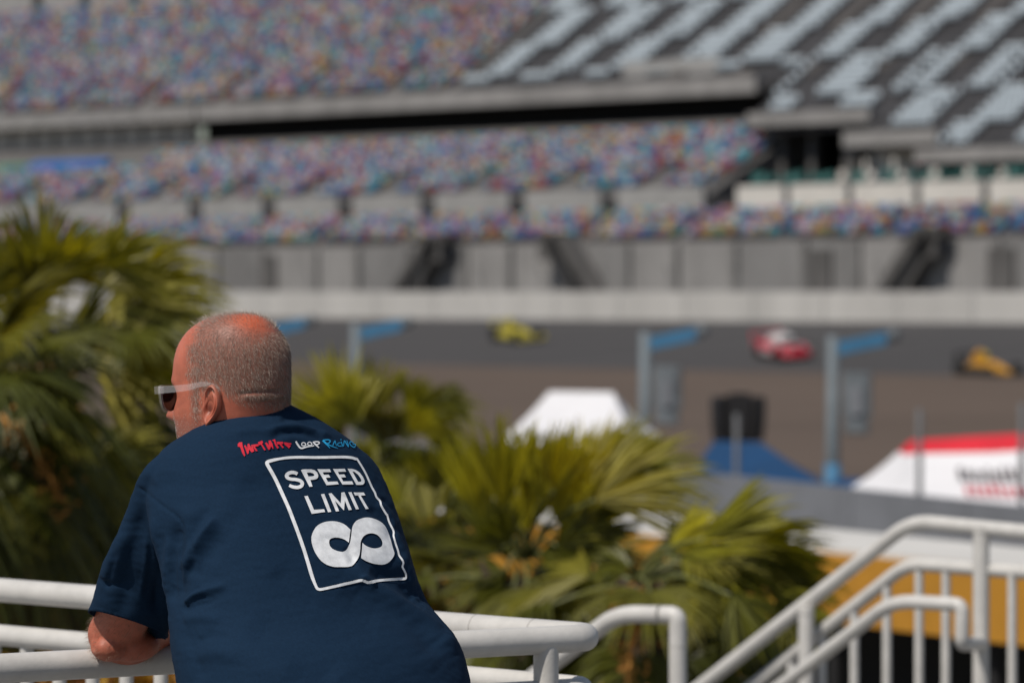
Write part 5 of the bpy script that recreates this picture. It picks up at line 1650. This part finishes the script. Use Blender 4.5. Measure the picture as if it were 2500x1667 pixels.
# tall blue-armed poles with hanging panels
M['pole_blue'] = mat('pole_paint', (.13, .16, .18), .6, .15, 3)
M['arm_blue'] = mat('blue_sign', (.035, .15, .28), .6, .15, 3)
M['panel_grey'] = mat('grey_mesh_panel', (.135, .155, .17), .7, .2, 3)
def sign_pole(label, x, ytop, d, panel, name='sign_pole'):
    q = PD(x, ytop, d); k = d / 60.0
    root = empty(name, (q[0], q[1], 0)); tag(root, label, 'sign pole', 'grey poles with blue flag signs by the infield')
    zt = q[2]
    MB().tube([(q[0], q[1], 0), (q[0], q[1], zt)], [.115, .085], 12).build('pole', M['pole_blue'], root, smooth=True)
    MB().tube([(q[0], q[1], 0), (q[0], q[1], 1.95)], [.135, .12], 12).build('pole_sleeve', M['arm_blue'], root, smooth=True)
    b = MB(); ux = np.array([.93, -.37, 0]); sl_ = .16
    p0 = np.array([q[0], q[1], zt]) + ux * .1
    L0 = .74
    b.hexa([p0 + ZV * (-.28) - NV * .02, p0 + ux * L0 + ZV * (-.28 + sl_) - NV * .02, p0 + ux * L0 + ZV * (-.28 + sl_) + NV * .02, p0 + ZV * (-.28) + NV * .02,
            p0 + ZV * (-.08) - NV * .02, p0 + ux * L0 + ZV * (-.08 + sl_) - NV * .02, p0 + ux * L0 + ZV * (-.08 + sl_) + NV * .02, p0 + ZV * (-.08) + NV * .02])
    b.build('flag_sign', M['arm_blue'], root, recalc=True)
    p1 = p0 + ux * (L0 + .1) + ZV * (sl_ - .14)
    MB().ellipsoid(p1, (.10, .07, .10), 10, 8).build('lamp_head', M['panel_grey'], root, smooth=True)
    MB().tube([p0 + ux * L0 * .9 + ZV * (sl_ - .16), p1], .02, 6).build('arm', M['pole_blue'], root)
    if panel:
        c = np.array([q[0], q[1], zt]) + ux * .37
        for dz, w_, h_ in ((-.86, .44, .66), (-1.28, .36, .34)):
            m_ = MB(); m_.box(c + ZV * dz, (w_, .07, h_), RZ * .5); m_.box(c + ZV * dz - NV * .05, (w_ * .86, .03, h_ * .86), RZ * .5)
            m_.build('hanging_panel', M['panel_grey'], root)
        MB().box(c + ux * .06 + ZV * (-.95) - NV * .09, (.16, .05, .42), RZ * .5).build('control_box', M['screen'], root)
sign_pole('grey pole with blue flag sign and hung panels, behind the white canopy', 1482, 762, 60, True)
sign_pole('grey pole with blue flag sign and hung panels, between the canopies at right', 1913, 772, 57, True)
sign_pole('grey pole with blue flag sign just right of the head of the man', 818, 742, 64, False)
sign_pole('grey pole whose blue flag sign shows above the head of the man', 600, 738, 66, False)
M['post_grey'] = mat('grey_post', (.10, .105, .112), .6, .1, 3)
for i, (x, yt, d) in enumerate(((2112, 938, 39), (2348, 925, 36), (1692, 950, 45))):
    q = PD(x, yt, d)
    o = MB().tube([(q[0], q[1], 0), (q[0], q[1], q[2])], .032, 8).build('fence_post', M['post_grey'], smooth=True)
    tag(o, ['thin grey post crossing the red ridged canopy', 'thin grey post at the right edge of the picture', 'thin grey post in front of the blue canopy'][i], 'post', 'thin posts among the canopies')

# ================================================================== race cars
M['tyre'] = mat('tyre_rubber', (.015, .015, .015), .85, .2, 20)
M['rim'] = mat('wheel_rim', (.15, .15, .15), .4, .1, 20, metal=.5)
M['car_yellow'] = mat('yellow_car_paint', (.42, .36, .03), .35, .08, 3, coat=.4)
M['car_orange'] = mat('amber_car_paint', (.55, .27, .02), .35, .08, 3, coat=.4)
M['car_red'] = mat('red_car_paint', (.46, .03, .05), .35, .08, 3, coat=.4)
M['car_white'] = mat('white_car_paint', (.55, .54, .53), .35, .06, 3, coat=.4)
M['glass'] = mat('dark_glass', (.01, .012, .014), .08, .1, 3)
M['overall'] = mat('driver_overall', (.03, .03, .035), .8, .1, 10)
def sect(x, w, z0, z1, n=16, ex=3.0):
    out = []
    for a in np.linspace(0, 2 * np.pi, n, endpoint=False):
        c, s_ = math.cos(a), math.sin(a)
        out.append((x, w * math.copysign(abs(c) ** (2 / ex), c), (z0 + z1) / 2 + (z1 - z0) / 2 * math.copysign(abs(s_) ** (2 / ex), s_)))
    return out
def place(root, u, v):
    p = ray_plane(u, v, O0 + NV * 1.5 + ZV * .006, -BANK * NV + ZV)
    return p
def car(kind, label, x, y, mats_, flip=False, yaw=0):
    p = place(None, x * K, y * K)
    root = empty('race_car', p); tag(root, label, 'race car', 'race cars on the track')
    ang = math.atan(BANK)
    rot = Matrix.Rotation(RZ, 4, 'Z') @ Matrix.Rotation(ang, 4, 'X') @ Matrix.Rotation((math.pi if flip else 0) + yaw, 4, 'Z')
    root.rotation_euler = rot.to_euler(); root.scale = (1.12, 1.12, 1.42)
    def put(b, name, mt, parent=root, smooth=True):
        o = b.build(name, mt, None, auto=45, recalc=True); o.parent = parent; return o
    def wheel(xx, yy, r_, w_):
        t = MB(); t.rings([[(xx + q * math.cos(a), yy + o_, r_ + q * math.sin(a)) for a in np.linspace(0, 2 * np.pi, 22, endpoint=False)] for q, o_ in ((r_ * .6, -w_ / 2), (r_ * .95, -w_ / 2), (r_, -w_ * .35), (r_, w_ * .35), (r_ * .95, w_ / 2), (r_ * .6, w_ / 2))])
        wo = put(t, 'wheel', M['tyre'])
        q = MB(); q.rings([[(xx + k * math.cos(a), yy + o_, r_ + k * math.sin(a)) for a in np.linspace(0, 2 * np.pi, 16, endpoint=False)] for k, o_ in ((r_ * .58, -w_ * .46), (r_ * .58, w_ * .46))])
        put(q, 'rim', M['rim'], wo)
    if kind == 'open':
        b = MB(); b.rings([sect(2.25, .10, .22, .34), sect(1.6, .17, .18, .46), sect(.8, .26, .12, .62), sect(.2, .33, .10, .66), sect(-.4, .34, .10, .62), sect(-1.2, .26, .12, .60), sect(-1.9, .14, .2, .42)])
        put(b, 'body', mats_[0])
        b = MB(); b.rings([sect(-.35, .15, .6, .98), sect(-.7, .17, .55, 1.02), sect(-1.3, .10, .5, .8)]); put(b, 'engine_cover', mats_[0])
        for s_ in (1, -1):
            b = MB(); b.rings([[(q_[0], q_[1] + .52 * s_, q_[2]) for q_ in sect(xx, w_, .1, h_)] for xx, w_, h_ in ((.45, .12, .36), (.2, .26, .46), (-.8, .26, .44), (-1.3, .14, .34))]); put(b, 'side_pod', mats_[1])
            for xx, r_, w_, yy in ((1.45, .29, .28, .74), (-1.5, .33, .36, .72)):
                wheel(xx, yy * s_, r_, w_)
                put(MB().tube([(xx, .2 * s_, r_), (xx, (yy - .1) * s_, r_)], .025, 6), 'axle', M['rim'])
        b = MB(); b.box((2.15, 0, .16), (.42, 1.45, .04)); b.box((2.15, .73, .22), (.46, .03, .2)); b.box((2.15, -.73, .22), (.46, .03, .2)); put(b, 'front_wing', mats_[1])
        b = MB(); b.box((-2.0, 0, .86), (.42, 1.0, .05)); b.box((-2.0, .5, .7), (.5, .03, .4)); b.box((-2.0, -.5, .7), (.5, .03, .4)); b.box((-1.9, 0, .55), (.2, .06, .5)); put(b, 'rear_wing', mats_[1])
        dr = empty('driver', (0, 0, 0)); dr.parent = root
        b = MB(); b.ellipsoid((-.08, 0, .82), (.15, .13, .15), 16, 10); put(b, 'helmet', mats_[2], root)
        bpy.data.objects.remove(dr)
    else:
        b = MB(); b.rings([sect(2.2, .62, .16, .36), sect(1.9, .84, .12, .52), sect(1.2, .93, .10, .66), sect(.4, .95, .10, .60), sect(-.6, .95, .10, .64), sect(-1.4, .95, .12, .74), sect(-2.1, .86, .2, .68), sect(-2.25, .74, .28, .6)]); put(b, 'body', mats_[0])
        b = MB(); b.rings([sect(1.0, .40, .5, .62), sect(.45, .52, .5, .92), sect(-.2, .54, .5, 1.06), sect(-.9, .46, .5, .98), sect(-1.7, .26, .5, .74)]); put(b, 'cabin', mats_[1])
        b = MB(); b.rings([sect(.93, .35, .6, .69), sect(.60, .45, .62, .87)]); put(b, 'windscreen', M['glass'])
        b = MB(); b.box((1.5, 0, .655), (1.3, .42, .012)); put(b, 'bonnet_stripe', mats_[1])
        for s_ in (1, -1):
            for xx in (1.35, -1.35): wheel(xx, .84 * s_, .32, .26)
            put(MB().box((2.0, .55 * s_, .50), (.16, .26, .10)), 'headlight', M['car_white'])
            put(MB().box((0, .955 * s_, .38), (1.3, .012, .22)), 'side_panel', mats_[1])
        b = MB(); b.box((-2.1, 0, 1.0), (.36, 1.6, .05)); b.box((-2.1, .78, .85), (.42, .03, .4)); b.box((-2.1, -.78, .85), (.42, .03, .4)); put(b, 'rear_wing', mats_[0])
    return root
car('open', 'yellow open wheel race car farthest away on the track', 1187, 782, (M['car_yellow'], M['car_yellow'], M['tyre']), False, yaw=-.35)
car('closed', 'red and white closed race car in the middle of the track', 1800, 822, (M['car_red'], M['car_white']), False, yaw=-.45)
car('open', 'amber open wheel race car with black wings, nearest the right edge', 2270, 866, (M['car_orange'], M['tyre'], M['car_yellow']), False, yaw=-.4)
